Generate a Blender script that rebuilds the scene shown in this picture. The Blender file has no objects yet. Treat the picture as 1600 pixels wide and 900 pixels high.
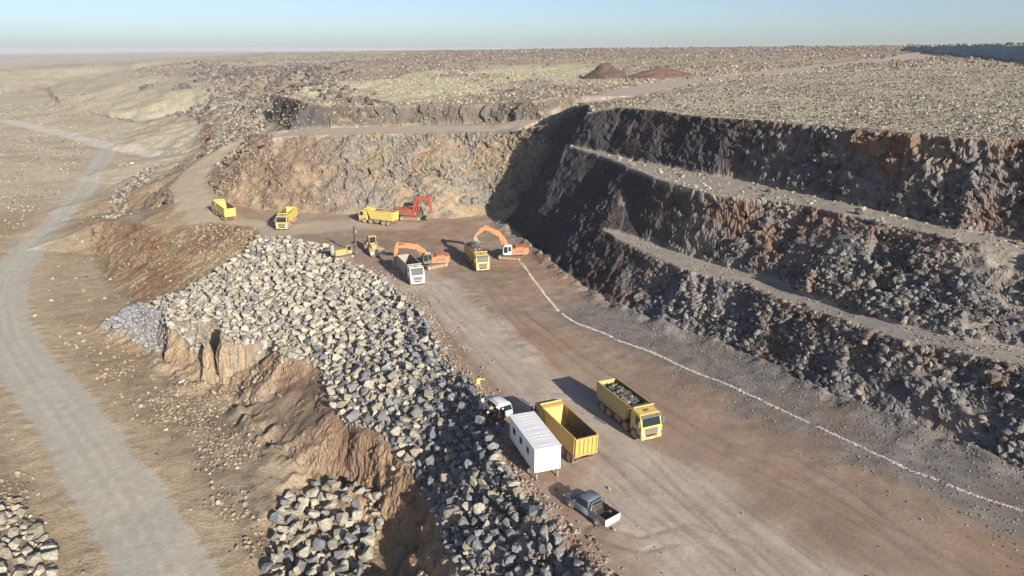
import bpy, bmesh, math, random
import numpy as np
from mathutils import Vector, Matrix, Euler
from mathutils.geometry import delaunay_2d_cdt

random.seed(7)
rng = np.random.default_rng(7)
C = bpy.context.scene.collection
scene = bpy.context.scene

# ------------------------------------------------------------------ camera, sky, sun, exposure
F_PX, CAM_Z, PITCH = 1150.0, 38.0, math.radians(17.9)
cam_data = bpy.data.cameras.new("camera")
cam_data.sensor_width = 36.0
cam_data.lens = 36.0 * F_PX / 1600.0
cam_data.clip_start, cam_data.clip_end = 0.5, 30000.0
cam = bpy.data.objects.new("camera", cam_data)
cam.location = (0, 0, CAM_Z)
cam.rotation_euler = (math.pi / 2 - PITCH, 0, 0)
C.objects.link(cam)
scene.camera = cam

SUN_EL = math.radians(20.0)
SUN_H = Vector((0.557, -0.830))                      # horizontal direction towards the sun
world = bpy.data.worlds.new("World")
scene.world = world
world.use_nodes = True
wn = world.node_tree.nodes
wn.clear()
w_out = wn.new("ShaderNodeOutputWorld")
w_bg = wn.new("ShaderNodeBackground")
w_sky = wn.new("ShaderNodeTexSky")
w_sky.sky_type = 'NISHITA'
w_sky.sun_disc = False
w_sky.sun_elevation = SUN_EL
w_sky.sun_rotation = math.atan2(SUN_H.x, SUN_H.y)
w_sky.altitude = 1500
w_sky.air_density, w_sky.dust_density, w_sky.ozone_density = 0.70, 3.0, 1.3
w_bg.inputs[1].default_value = 0.085
world.node_tree.links.new(w_sky.outputs[0], w_bg.inputs[0])
world.node_tree.links.new(w_bg.outputs[0], w_out.inputs[0])

sun_data = bpy.data.lights.new("sun", 'SUN')
sun_data.energy = 4.8
sun_data.angle = math.radians(0.5)
sun_data.color = (1.0, 0.91, 0.78)
sun = bpy.data.objects.new("sun", sun_data)
sd = Vector((SUN_H.x * math.cos(SUN_EL), SUN_H.y * math.cos(SUN_EL), math.sin(SUN_EL)))
sun.rotation_euler = sd.to_track_quat('Z', 'Y').to_euler()
sun.location = (0, 0, 150)
C.objects.link(sun)

scene.view_settings.view_transform = 'Standard'
scene.view_settings.look = 'None'
scene.view_settings.gamma = 1.0
scene.view_settings.use_curve_mapping = False
scene.view_settings.exposure = 0.7

# ------------------------------------------------------------------ survey helpers
_sp, _cp = math.sin(PITCH), math.cos(PITCH)
_l = math.hypot(0.86, 0.51)
AN, BN = 0.86 / _l, 0.51 / _l                         # n axis (across the pit), s axis (along the pit)

def P(u, v, z):
    """point of the photograph at a surveyed height -> world"""
    x, d = (u - 800) / F_PX, (450 - v) / F_PX
    Y, Z = _cp + d * _sp, -_sp + d * _cp
    t = (z - CAM_Z) / Z
    return (x * t, Y * t, z)

def W(n, s, z):
    return (n * AN - s * BN, n * BN + s * AN, z)

def ns(x, y):
    return x * AN + y * BN, -x * BN + y * AN

def L(pts):
    return [P(*p) for p in pts]

# ------------------------------------------------------------------ noise (numpy)
def _h(ix, iy, iz, seed):
    h = (ix.astype(np.int64) * 374761393 + iy.astype(np.int64) * 668265263 + iz.astype(np.int64) * 2147483647 + seed * 974711) & 0xFFFFFFFF
    h = ((h ^ (h >> 13)) * 1274126177) & 0xFFFFFFFF
    h = ((h ^ (h >> 16)) * 2246822519) & 0xFFFFFFFF
    h ^= h >> 15
    return (h & 0xFFFFFF).astype(np.float32) / 16777215.0

def vnoise(x, y, z=None, seed=0):
    if z is None:
        ix, iy = np.floor(x), np.floor(y)
        fx, fy = x - ix, y - iy
        fx = fx * fx * fx * (fx * (fx * 6 - 15) + 10)
        fy = fy * fy * fy * (fy * (fy * 6 - 15) + 10)
        iz = np.zeros_like(ix)
        a = _h(ix, iy, iz, seed); b = _h(ix + 1, iy, iz, seed)
        c = _h(ix, iy + 1, iz, seed); d = _h(ix + 1, iy + 1, iz, seed)
        return ((a + (b - a) * fx) * (1 - fy) + (c + (d - c) * fx) * fy) * 2 - 1
    ix, iy, iz = np.floor(x), np.floor(y), np.floor(z)
    fx, fy, fz = x - ix, y - iy, z - iz
    fx = fx * fx * (3 - 2 * fx); fy = fy * fy * (3 - 2 * fy); fz = fz * fz * (3 - 2 * fz)
    r = 0
    for dz in (0, 1):
        a = _h(ix, iy, iz + dz, seed); b = _h(ix + 1, iy, iz + dz, seed)
        c = _h(ix, iy + 1, iz + dz, seed); d = _h(ix + 1, iy + 1, iz + dz, seed)
        q = (a + (b - a) * fx) * (1 - fy) + (c + (d - c) * fx) * fy
        r = r + q * (fz if dz else 1 - fz)
    return r * 2 - 1

def fbm(x, y, f, octs=4, seed=0, gain=0.5, z=None):
    a, r, tot = 1.0, 0, 0
    for o in range(octs):
        r = r + a * vnoise(x * f, y * f, None if z is None else z * f, seed + o * 17)
        tot += a
        a *= gain
        f *= 2.03
    return r / tot

def blocks(x, y, z, f, seed):
    """fractured rock: every cell a block with its own offset and tilt (range about -1..1)"""
    x, y, z = x * f, y * f, z * f
    ix, iy, iz = np.floor(x), np.floor(y), np.floor(z)
    best = np.full(x.shape, 9.0, np.float32)
    val = np.zeros(x.shape, np.float32)
    for dx in (-1, 0, 1):
        for dy in (-1, 0, 1):
            for dz in (-1, 0, 1):
                cx, cy, cz = ix + dx, iy + dy, iz + dz
                px = x - cx - _h(cx, cy, cz, seed)
                py = y - cy - _h(cx, cy, cz, seed + 1)
                pz = z - cz - _h(cx, cy, cz, seed + 2)
                d = px * px + py * py + pz * pz
                v = (_h(cx, cy, cz, seed + 3) - 0.5) * 1.2 + px * (_h(cx, cy, cz, seed + 4) - 0.5) * 1.6 \
                    + py * (_h(cx, cy, cz, seed + 5) - 0.5) * 1.6 + pz * (_h(cx, cy, cz, seed + 6) - 0.3) * 1.6
                m = d < best
                best = np.where(m, d, best)
                val = np.where(m, v, val)
    return val

def sst(x, a, b):
    t = np.clip((x - a) / (b - a), 0, 1)
    return t * t * (3 - 2 * t)

# ------------------------------------------------------------------ break lines of the terrain
Lr = {}
Lr['toe'] = [W(70, -250, 0), W(72, -60, 0)] + L([(1600, 735, 0), (1480, 690, 0), (1300, 622, 0), (1220, 580, 0), (1130, 540, 0),
             (1060, 518, 0), (960, 478, 0), (895, 437, 0), (835, 390, 0), (790, 350, .5)])
Lr['b1o'] = [W(81, -250, 8), W(81, -60, 8)] + L([(1600, 572, 8), (1500, 552, 7.8), (1420, 535, 7.5), (1330, 505, 7.2), (1250, 475, 7),
             (1170, 447, 7.1), (1100, 428, 7.2), (1050, 412, 7.3), (995, 388, 7.5), (940, 357, 8.1)])
Lr['b1i'] = [W(85, -250, 8.2), W(85, -60, 8.2)] + L([(1600, 548, 8.2), (1500, 530, 8), (1400, 506, 7.7), (1300, 475, 7.4), (1200, 438, 7.3), (1120, 412, 7.3), (1060, 393, 7.5), (1000, 375, 7.7), (940, 357, 8.1)])
Lr['b2o'] = [W(86, -250, 16.2), W(87, -60, 16.2)] + L([(1600, 395, 16.2), (1550, 387, 16.4), (1482, 372, 16.6), (1430, 360, 16.7), (1375, 347, 16.8), (1320, 335, 17.0),
             (1262, 322, 17.0), (1200, 312, 17.0), (1112, 303, 17.0), (1050, 287, 17.3), (980, 261, 17.8), (940, 242, 18.2), (884, 227, 18.7)])
Lr['b2i'] = [W(93, -250, 16.4), W(94, -60, 16.4)] + L([(1600, 377, 16.4), (1550, 367, 16.6), (1500, 360, 16.8), (1437, 342, 16.9), (1385, 330, 17.0), (1325, 317, 17.2),
             (1250, 300, 17.3), (1200, 288, 17.5), (1100, 272, 17.7), (1050, 262, 17.9), (990, 251, 18.1), (950, 239, 18.4), (884, 227, 18.7)])
Lr['pe'] = [W(101, -250, 27.6), W(101, -60, 27.6)] + L([(1600, 217, 27.6), (1540, 217, 27.5), (1480, 212, 27.5), (1400, 205, 27.4), (1330, 200, 27.2), (1270, 194, 27.2), (1200, 190, 27.0),
            (1100, 182, 26.9), (1050, 175, 27.0), (975, 167, 27.0), (920, 163, 26.9)])
Lr['corner'] = L([(920, 163, 26.9), (913, 178, 25.2), (880, 191, 22), (840, 204, 18.3)])
Lr['nose'] = L([(884, 227, 18.7), (850, 270, 11), (812, 325, 4), (790, 350, .5)])
Lr['btoe'] = L([(790, 350, .5)]) + [W(90, 146.5, 4)] + L([(770, 336, .8), (700, 342, .7), (640, 342, .7), (560, 335, 1), (470, 333, 1.5), (400, 327, 2), (352, 316, 2.5), (333, 300, 3.5)])
Lr['bcrest'] = L([(840, 204, 18.3), (780, 209, 18), (700, 208, 18), (560, 209, 18), (480, 211, 17.5), (425, 214, 16.5), (390, 235, 12.5), (350, 264, 7.5), (333, 300, 3.5)])
Lr['bfoot'] = L([(424, 206, 17.0), (488, 201, 17.6), (520, 199, 18), (600, 198, 18), (680, 195, 18.3), (760, 192, 18.6), (850, 186, 20.5), (915, 160, 26.4)])
Lr['b2crest'] = [(-74, 237, 24.8)] + L([(484, 160, 24.4), (540, 163, 23.7), (600, 166, 23.2), (700, 163, 23.6), (770, 163, 23.5), (830, 158, 24.9), (880, 150, 26.0)])
Lr['notch'] = [P(488, 201, 17.6), (-59.5, 203.5, 17.0), (-76.4, 235.7, 17.0), (-79, 243, 19)]
# pit floor edge along the rock pile, the pile's lower rim, the foot of the brown cliff
Lr['fe'] = [W(28, -250, 0), W(28.5, -60, 0)] + L([(930, 900, 0), (870, 830, 0), (805, 760, 0), (770, 700, 0), (747, 650, 0), (735, 605, 0), (692, 560, .2), (655, 485, .4), (600, 440, .5),
             (545, 415, .6), (500, 385, .8), (450, 372, .8), (405, 372, .7)])
Lr['rim'] = [W(21, -250, -6.5), W(21.5, -60, -6.5)] + L([(720, 900, -6.5), (690, 830, -6.5), (652, 745, -6), (592, 680, -5), (545, 662, -4.8), (520, 640, -4.5), (500, 572, -3.6),
             (440, 558, -3), (428, 537, -3), (354, 540, -3), (347, 506, -2.8), (333, 504, -2.8), (324, 532, -3), (264, 506, -3.6), (259, 484, -4), (248, 484, -5.4), (225, 478, -6.5), (272, 462, -5.5), (330, 432, -3.2), (380, 395, -1), (405, 372, .7)])
Lr['cfoot'] = [W(16, -250, -10.5), W(17.5, -60, -10.5)] + L([(640, 910, -10.5), (640, 850, -10.8), (602, 792, -10.6), (550, 764, -10.2), (482, 742, -9.9), (428, 703, -9.6), (384, 648, -9.4), (352, 606, -9.2), (341, 574, -9), (330, 572, -9), (318, 604, -9), (298, 600, -9), (264, 578, -9), (255, 548, -9), (242, 545, -9), (190, 528, -9), (165, 510, -9)])
# face below the ramp
Lr['ftop'] = L([(405, 372, .7), (400, 357, .8), (330, 348, 1), (290, 360, 0), (250, 358, -.5), (212, 352, -1), (178, 345, -2.5), (150, 350, -5)])
Lr['ffoot'] = L([(150, 350, -5), (152, 400, -8.8), (172, 440, -9), (208, 472, -9), (250, 476, -8)])
Lr['ramp'] = L([(333, 300, 3.5), (318, 275, 5), (345, 250, 7.5), (372, 232, 10)])
Lr['rampl'] = L([(330, 348, 1), (285, 315, 2.5), (268, 292, 3.5), (290, 262, 5.5), (340, 233, 9)])
Lr['hollow'] = L([(470, 905, -12), (465, 830, -12), (500, 775, -11.8), (560, 780, -12), (598, 830, -12.2), (610, 905, -12.2)])
Lr['hollowrim'] = L([(390, 910, -9.6), (395, 830, -9.6), (430, 760, -9.6)])
Lr['gully'] = L([(0, 146, -7), (70, 141, -6.5), (88, 165, -7), (150, 186, -7), (225, 199, -7), (290, 186, -5), (322, 200, -3), (312, 238, -3)])
Lr['gullytop'] = L([(0, 140, -3), (75, 136, -2.5), (95, 158, -2), (150, 178, -3), (225, 192, -3), (285, 176, 2), (335, 195, 4), (330, 232, 2.5)])
spots = L([(0, 190, -8), (100, 212, -8.5), (170, 232, -9), (240, 246, -8.5), (150, 300, -9), (60, 260, -8), (0, 300, -8), (0, 420, -9), (100, 420, -9), (0, 600, -9), (200, 640, -9),
           (0, 900, -9), (250, 900, -9), (330, 760, -9.3), (230, 290, -4), (200, 330, -4), (250, 320, 0),
           (0, 112, 11), (100, 104, 15), (200, 98, 21), (300, 92, 26), (400, 86, 30), (200, 140, 6), (300, 140, 11), (350, 150, 9), (418, 150, 16.5), (400, 120, 20), (100, 125, 2), (240, 120, 15), (320, 115, 18), (440, 190, 16.2), (425, 172, 16.6),
           (380, 200, 11), (350, 215, 7), (480, 130, 25), (560, 130, 25), (700, 120, 26), (900, 112, 27.5), (600, 95, 31), (900, 92, 32.5), (1150, 97, 31.5), (780, 140, 24.5),
           (1000, 150, 26.5), (1200, 150, 27.5), (1400, 150, 28), (1600, 150, 28.5), (1100, 120, 27.5), (1300, 115, 30), (1500, 110, 31), (1290, 100, 31), (1400, 90, 34)])
spots += L([(168, 235, -9), (155, 260, -9), (130, 300, -9), (92, 345, -9), (45, 390, -9), (110, 280, -9), (175, 290, -9), (70, 330, -9), (0, 188, -8), (250, 245, -8.5)])
spots += [W(50, -250, 0), W(-40, -250, -9), W(-120, -250, -9), W(-40, -60, -9), W(0, 0, -9.5), W(-120, 0, -9), W(130, -250, 28), W(200, -200, 31), W(200, 50, 30), W(50, 0, 0), W(50, 60, .0)]
for a, d, z in [(-36, 1500, 9), (-30, 1700, 22), (-25, 1700, 26), (-18, 1500, 33), (-8, 1300, 38), (0, 1200, 39.5), (10, 1200, 40.5), (18, 1100, 41.5), (25, 900, 42), (32, 800, 43), (45, 700, 43), (60, 600, 42), (90, 500, 40), (120, 600, 36),
                (-45, 1200, 5), (-60, 900, 0), (-90, 700, -4), (-120, 700, -6), (-150, 800, -4), (180, 900, 5), (150, 800, 24),
                (-36, 9000, 4), (-30, 9000, 10), (-24, 9000, 26), (-8, 9000, 38), (10, 9000, 40), (25, 9000, 40), (45, 9000, 40), (70, 9000, 38), (100, 9000, 36), (130, 9000, 30), (160, 9000, 20), (-170, 9000, 5), (-140, 9000, 0), (-110, 9000, 0), (-80, 9000, 0), (-55, 9000, 2)]:
    spots.append((d * math.sin(math.radians(a)), d * math.cos(math.radians(a)), z))

pts, ids, edges = [], {}, []
def pid(p):
    k = (round(p[0], 2), round(p[1], 2))
    if k not in ids:
        ids[k] = len(pts)
        pts.append(p)
    return ids[k]
for ln in Lr.values():
    idx = [pid(p) for p in ln]
    edges += [(a, b) for a, b in zip(idx, idx[1:]) if a != b]
for p in spots:
    pid(p)
_v2 = [Vector(ns(p[0], p[1])) for p in pts]
vo, eo, fo, vorig, _, _ = delaunay_2d_cdt(_v2, edges, [], 0, 1e-4)
TV = np.array([(v.x, v.y) for v in vo])
TZ = np.zeros(len(vo))
n_cross = 0
for i, o in enumerate(vorig):
    if len(o):
        TZ[i] = pts[o[0]][2]
    else:
        n_cross += 1
        d = np.array([(v - vo[i]).length for v in _v2])
        j = np.argsort(d)[:4]
        TZ[i] = np.average([pts[k][2] for k in j], weights=1 / (d[j] + .1))
        print("crossing at n,s", vo[i][:], "near z", TZ[i])

def axis(segs):
    out = [segs[0][0]]
    for a, b, st in segs:
        k = max(1, int(round((b - a) / st)))
        out += list(np.linspace(a, b, k + 1)[1:])
    return out
def grow(a, st, rate, end):
    out, x = [], a
    while abs(x) < abs(end):
        x += st
        out.append(x)
        st *= rate
    return out
gn = axis([(-240, -95, .9), (-95, 10, .5), (10, 42, .18), (42, 68, .27), (68, 122, .17), (122, 150, .35)])
gn = grow(-240, -1.0, 1.035, -9000)[::-1] + gn + grow(150, .4, 1.035, 9000)
gs = axis([(35, 165, .26), (165, 215, .42), (215, 330, .8)])
gs = grow(35, -.35, 1.09, -3000)[::-1] + gs + grow(330, .9, 1.02, 9000)
gn, gs = np.array(gn), np.array(gs)
NN, SS = np.meshgrid(gn, gs)                          # rows: s
print("grid", NN.shape, "crossings", n_cross)
XX, YY = NN * AN - SS * BN, NN * BN + SS * AN
DIST = np.hypot(XX, YY)
# irregular crests: the survey lines wander by a metre or so
wamp = 0.9 + 2.5 * sst(DIST, 160, 500) - .45 * sst(NN, 60, 68) * (1 - sst(SS, 125, 145)) * (DIST < 200)
WN = NN + wamp * fbm(XX, YY, 1 / 7., 4, 11) * 1.6
WS = SS + wamp * fbm(XX, YY, 1 / 7., 4, 31) * 1.6
H = np.zeros_like(NN)
done = np.zeros(NN.shape, bool)
for f in fo:
    a, b, c = TV[f[0]], TV[f[1]], TV[f[2]]
    lo, hi = np.minimum(np.minimum(a, b), c) - 7, np.maximum(np.maximum(a, b), c) + 7
    i0, i1 = np.searchsorted(gn, lo[0]), np.searchsorted(gn, hi[0])
    j0, j1 = np.searchsorted(gs, lo[1]), np.searchsorted(gs, hi[1])
    if i1 <= i0 or j1 <= j0:
        continue
    sl = (slice(j0, j1), slice(i0, i1))
    x, y = WN[sl], WS[sl]
    det = (b[0] - a[0]) * (c[1] - a[1]) - (c[0] - a[0]) * (b[1] - a[1])
    if abs(det) < 1e-9:
        continue
    l1 = ((x - a[0]) * (c[1] - a[1]) - (c[0] - a[0]) * (y - a[1])) / det
    l2 = ((b[0] - a[0]) * (y - a[1]) - (x - a[0]) * (b[1] - a[1])) / det
    m = (l1 >= -1e-6) & (l2 >= -1e-6) & (l1 + l2 <= 1 + 1e-6) & ~done[sl]
    h = TZ[f[0]] + l1 * (TZ[f[1]] - TZ[f[0]]) + l2 * (TZ[f[2]] - TZ[f[0]])
    H[sl] = np.where(m, h, H[sl])
    done[sl] |= m
H[~done] = 5.0

def grad(h):
    return np.gradient(h, gn, axis=1), np.gradient(h, gs, axis=0)
g_n, g_s = grad(H)
SLOPE = np.hypot(g_n, g_s)
def blur(a, k):
    for ax in (0, 1):
        c = np.cumsum(np.pad(a, [(k + 1, k) if i == ax else (0, 0) for i in (0, 1)], mode='edge'), axis=ax)
        n_ = a.shape[ax]
        a = (np.take(c, range(2 * k + 1, 2 * k + 1 + n_), axis=ax) - np.take(c, range(0, n_), axis=ax)) / (2 * k + 1)
    return a
near = 1 - sst(DIST, 260, 520)
WALL = blur(sst(SLOPE, .6, 1.0), 1) * near

# ------------------------------------------------------------------ plan masks
def seg_dist(poly):
    """distance from every grid vertex to a plan polyline, plus position along it"""
    D = np.full(NN.shape, 1e9)
    for p, q in zip(poly, poly[1:]):
        px, py, qx, qy = p[0], p[1], q[0], q[1]
        dx, dy = qx - px, qy - py
        t = np.clip(((XX - px) * dx + (YY - py) * dy) / (dx * dx + dy * dy + 1e-9), 0, 1)
        D = np.minimum(D, np.hypot(XX - px - t * dx, YY - py - t * dy))
    return D
WX, WY = WN * AN - WS * BN, WN * BN + WS * AN
def inside(poly, XX=XX, YY=YY):
    m = np.zeros(NN.shape, bool)
    k = len(poly)
    for i in range(k):
        x1, y1 = poly[i][0], poly[i][1]
        x2, y2 = poly[(i + 1) % k][0], poly[(i + 1) % k][1]
        if y1 == y2:
            continue
        c = ((y1 > YY) != (y2 > YY)) & (XX < (x2 - x1) * (YY - y1) / (y2 - y1) + x1)
        m ^= c
    return m

road_left = L([(168, 235, -9), (155, 260, -9), (130, 300, -9), (92, 345, -9), (45, 390, -9), (12, 435, -9), (2, 475, -9), (10, 520, -9), (40, 570, -9), (88, 630, -9), (140, 700, -9), (198, 790, -9), (258, 900, -9), (330, 1020, -9.5)]) + [W(0, -20, -9.5), W(2, -250, -9)]
road_far = L([(-120, 170, -8), (0, 188, -8), (100, 211, -8.5), (168, 230, -9), (250, 245, -8.5)])
road_ramp = L([(620, 352, .8), (540, 350, .9), (440, 362, .8), (350, 345, 1.5), (308, 318, 2.5), (290, 290, 4), (304, 268, 5.3), (345, 241, 8.5), (362, 228, 10.5)])
road_up = L([(450, 206, 17.4), (600, 203, 18), (760, 199, 18.5), (846, 193, 19.5), (915, 158, 26.3), (1000, 140, 26.6), (1100, 125, 27.5), (1200, 114, 28.8), (1290, 103, 30.5), (1400, 92, 33.5), (1440, 89, 34)])
haul = L([(640, 425, 0), (700, 475, 0), (780, 545, 0), (860, 615, 0), (950, 700, 0), (1060, 800, 0), (1160, 900, 0)]) + [W(46, 10, 0), W(46, -250, 0)]
hose = L([(812, 408, 0), (832, 436, 0), (852, 462, 0), (872, 486, 0), (905, 507, 0), (960, 530, 0), (1010, 548, 0), (1060, 570, 0), (1110, 590, 0), (1160, 612, 0), (1220, 640, 0), (1290, 672, 0), (1360, 706, 0), (1430, 738, 0), (1500, 765, 0), (1560, 787, 0), (1610, 804, 0)]) + [W(62, 18, 0)]
warp1 = fbm(XX, YY, 1 / 5., 3, 77)
d_left, d_far, d_ramp, d_up, d_haul = [seg_dist(p) for p in (road_left, road_far, road_ramp, road_up, haul)]
m_left = 1 - sst(d_left + warp1 * .8, 3.4, 4.6)
m_lsh = 1 - sst(d_left + warp1 * 2.0, 5.5, 10)
m_far = 1 - sst(d_far + warp1 * 1.2, 3.2, 5.5)
m_ramp = 1 - sst(d_ramp + warp1 * 1.5, 3.0, 6.5)
m_up = 1 - sst(d_up + warp1 * 1.5 - 9 * sst(DIST, 190, 330), 5.0, 8.5)
m_haul = 1 - sst(d_haul + warp1 * 1.8 - 2.5 * sst(-SS, -70, -30), 2.2, 6.0)
pit_poly = Lr['toe'] + Lr['btoe'][1:] + L([(330, 348, 1), (400, 357, .8)]) + Lr['fe'][::-1]
PIT = inside(pit_poly)
PITf = blur(PIT.astype(float), 3)
pile_poly = Lr['fe'][1:] + Lr['rim'][1:][::-1]
PILE = blur(inside(pile_poly).astype(float), 2)
fan_poly = L([(158, 516, -9), (200, 484, -9), (262, 468, -6), (262, 505, -4), (250, 560, -9), (225, 545, -9)])
FAN = blur(inside(fan_poly).astype(float), 2)
hollow_poly = L([(405, 905, -10), (410, 800, -10.5), (470, 770, -11), (560, 775, -11.5), (605, 800, -11), (600, 905, -12)])
HOLLOW = blur(inside(hollow_poly).astype(float), 3)
plat_poly = Lr['pe'] + L([(1000, 148, 26.5), (1100, 131, 27.5), (1290, 109, 30.5), (1400, 99, 33), (1600, 96, 34)]) + [(205, 250, 33), W(260, -250, 31)]
PLAT = inside(plat_poly)
PLATf = blur(PLAT.astype(float), 2)
GULLY = blur(inside(Lr['gully'] + Lr['gullytop'][::-1]).astype(float), 2)

# ------------------------------------------------------------------ roughness of the ground
BEN = np.maximum(inside(Lr['b1o'] + Lr['b1i'][::-1], WX, WY), inside(Lr['b2o'] + Lr['b2i'][::-1], WX, WY)).astype(float)
BEN = blur(BEN, 1)
WALL *= 1 - BEN
smooth_road = np.clip(BEN + m_left + m_far + m_ramp + m_up * .8 + PITf, 0, 1)
H += (1 - smooth_road) * (.35 - .15 * (NN < 30) * (DIST < 200) + 1.3 * sst(DIST, 200, 700) * (1 - .7 * sst(-H, 1, 7))) * fbm(XX, YY, 1 / 14., 5, 5)
H += (1 - smooth_road) * (1 - WALL) * (.16 - .08 * (NN < 30)) * fbm(XX, YY, 1 / 1.6, 3, 6) * near
H += .05 * fbm(XX, YY, 1 / 6., 4, 8) * near
# ruts and tyre tracks run along the haul road and the left road
rut = fbm(SS / 26., NN / .55, 1.0, 2, 9)
H += PITf * (.025 + .05 * m_haul) * rut
rut2 = fbm(d_left / .6, (YY + XX) / 40., 1.0, 2, 19)
H += m_lsh * .04 * rut2
H += .16 * np.exp(-((d_left - 4.7 + .5 * warp1) / .5) ** 2) * near * (.4 + fbm(XX, YY, 1 / 1.4, 3, 20))
# spoil ridge beside the haul road, windrow at the toe
d_ridge = seg_dist(L([(735, 455, 0), (790, 520, 0), (830, 560, 0)]))
H += .25 * np.exp(-(d_ridge / 1.1) ** 2) * (.6 + .6 * fbm(XX, YY, 1 / 1.2, 3, 12))
d_toe = seg_dist(Lr['toe'])
H += PITf * (1 - sst(d_toe, 0, 5)) ** 2 * 1.3 * (.6 + .8 * fbm(XX, YY, 1 / 3., 3, 13))
d_fe = seg_dist(Lr['fe'][1:-2])
H += PITf * np.exp(-(d_fe / 1.1) ** 2) * .5 * (.5 + fbm(XX, YY, 1 / 2.2, 3, 14))
# wheel tracks: pairs of pressed lines with tread
TRACKS = [L(q_) for q_ in (
    [(1012, 700, 0), (1060, 745, 0), (1130, 815, 0), (1230, 910, 0)], [(930, 610, 0), (980, 655, 0), (1010, 690, 0)],
    [(905, 720, 0), (980, 790, 0), (1070, 860, 0), (1130, 920, 0)], [(745, 450, 0), (800, 520, 0), (900, 610, 0), (1080, 740, 0), (1290, 910, 0)],
    [(690, 450, 0), (760, 540, 0), (850, 620, 0), (990, 740, 0), (1180, 905, 0)], [(660, 450, 0), (720, 540, 0), (800, 620, 0), (900, 620, 0), (990, 670, 0), (1110, 770, 0), (1270, 880, 0), (1420, 930, 0)],
    [(1150, 700, 0), (1230, 720, 0), (1330, 780, 0), (1430, 860, 0)], [(760, 440, 0), (820, 500, 0), (930, 580, 0), (1090, 680, 0), (1250, 760, 0), (1420, 850, 0), (1560, 930, 0)],
    [(650, 445, 0), (640, 415, .3), (600, 375, .6), (520, 352, .9), (440, 358, .9)], [(930, 830, 0), (1000, 850, 0), (1080, 830, 0), (1160, 860, 0), (1220, 920, 0)])]
RUTM = np.zeros_like(H)
for q_ in TRACKS:
    d_ = seg_dist(q_) + .25 * warp1
    RUTM = np.maximum(RUTM, np.exp(-((d_ - .95) / .24) ** 2))
RUTM *= PITf * (.45 + .75 * sst(fbm(XX, YY, 1 / 6., 3, 15), -.3, .3))
H -= .07 * RUTM
H += PITf * .09 * fbm(XX, YY, 1 / 2.2, 3, 16) * sst(NN, 50, 58)
d_cf = seg_dist(Lr['cfoot'])
H += (1 - WALL) * (1 - PILE) * (NN < 30) * 1.5 * (1 - sst(d_cf, 0, 5)) ** 2 * (.5 + fbm(XX, YY, 1 / 2.5, 3, 17))
lefty = (NN < 34) & (DIST < 200)
FACE0 = blur(inside(Lr['ftop'] + Lr['ffoot'][1:] + Lr['rim'][-4:]).astype(float), 3)
WALL = np.maximum(WALL, FACE0 * .8)
soilface = WALL * lefty * (1 - PILE)

# ------------------------------------------------------------------ rock faces: push the surface out along its normal
DX, DY, DZ = np.zeros_like(H), np.zeros_like(H), np.zeros_like(H)
idx = np.where(WALL > .02)
hs = blur(H, 4)
g_n, g_s = grad(hs)
x, y, z, w = XX[idx], YY[idx], hs[idx], WALL[idx]
gn_, gs_ = g_n[idx], g_s[idx]
nl = np.sqrt(gn_ ** 2 + gs_ ** 2 + .35)
nx, ny, nz = -(gn_ * AN - gs_ * BN) / nl, -(gn_ * BN + gs_ * AN) / nl, .6 / nl
rock = 1 - soilface[idx] / np.maximum(w, 1e-3)
big = fbm(x, y, 1 / 9., 3, 41, z=z * .6)
mid = blocks(x + fbm(x, y, .5, 2, 3) * .5, y, z * 1.15, 1 / 3.6, 100)
sml = blocks(x, y, z * 1.2, 1 / 1.25, 200)
tiny = blocks(x, y, z, 1 / .55, 300)
flute = fbm(x, y, 1 / 1.3, 3, 51, z=z * .12)
patch = sst(fbm(x, y, 1 / 12., 2, 61, z=z), -.35, .35)       # blasted rubble vs massive faces
bedz = z + .8 * fbm(x, y, 1 / 9., 3, 62)
bedding = vnoise(x / 22., y / 22., bedz / .95, 63)
d_rock = 1.2 * big + .8 * mid + (.2 + .5 * patch) * sml + (.1 + .22 * patch) * tiny + (.5 - .3 * patch) * bedding + .1 + .7 * sst(SS[idx], 142, 152) * flute
d_soil = .3 * flute + .6 * fbm(x, y, 1 / 3.5, 3, 52, z=z * .5) + .45 * blocks(x, y, z * .8, 1 / 2.2, 400) + .22 * sml + .12 * tiny
ss_ = SS[idx]
calm = 1 - .5 * sst(ss_, 72, 95) * (1 - sst(ss_, 140, 150)) * rock          # far end of the long face smoothed so it stays in shade
calm *= 1 - .75 * np.exp(-(seg_dist(Lr['notch'][:3])[idx] / 5.) ** 2)  # notch face smoothed too, so it catches less sun
d = (d_rock * rock + d_soil * (1 - rock)) * w * calm
DX[idx], DY[idx], DZ[idx] = nx * d, ny * d, nz * d * .5
VX, VY, VZ = XX + DX, YY + DY, H + DZ

def hz(x, y):
    """height of the ground under a plan point (arrays or numbers)"""
    n_, s_ = np.asarray(x) * AN + np.asarray(y) * BN, -np.asarray(x) * BN + np.asarray(y) * AN
    i = np.clip(np.searchsorted(gn, n_) - 1, 0, len(gn) - 2)
    j = np.clip(np.searchsorted(gs, s_) - 1, 0, len(gs) - 2)
    a = np.clip((n_ - gn[i]) / (gn[i + 1] - gn[i]), 0, 1)
    b = np.clip((s_ - gs[j]) / (gs[j + 1] - gs[j]), 0, 1)
    return (H[j, i] * (1 - a) + H[j, i + 1] * a) * (1 - b) + (H[j + 1, i] * (1 - a) + H[j + 1, i + 1] * a) * b
def at_grid(A, x, y):
    n_, s_ = x * AN + y * BN, -x * BN + y * AN
    i = np.clip(np.searchsorted(gn, n_), 0, len(gn) - 1)
    j = np.clip(np.searchsorted(gs, s_), 0, len(gs) - 1)
    return A[j, i]

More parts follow.
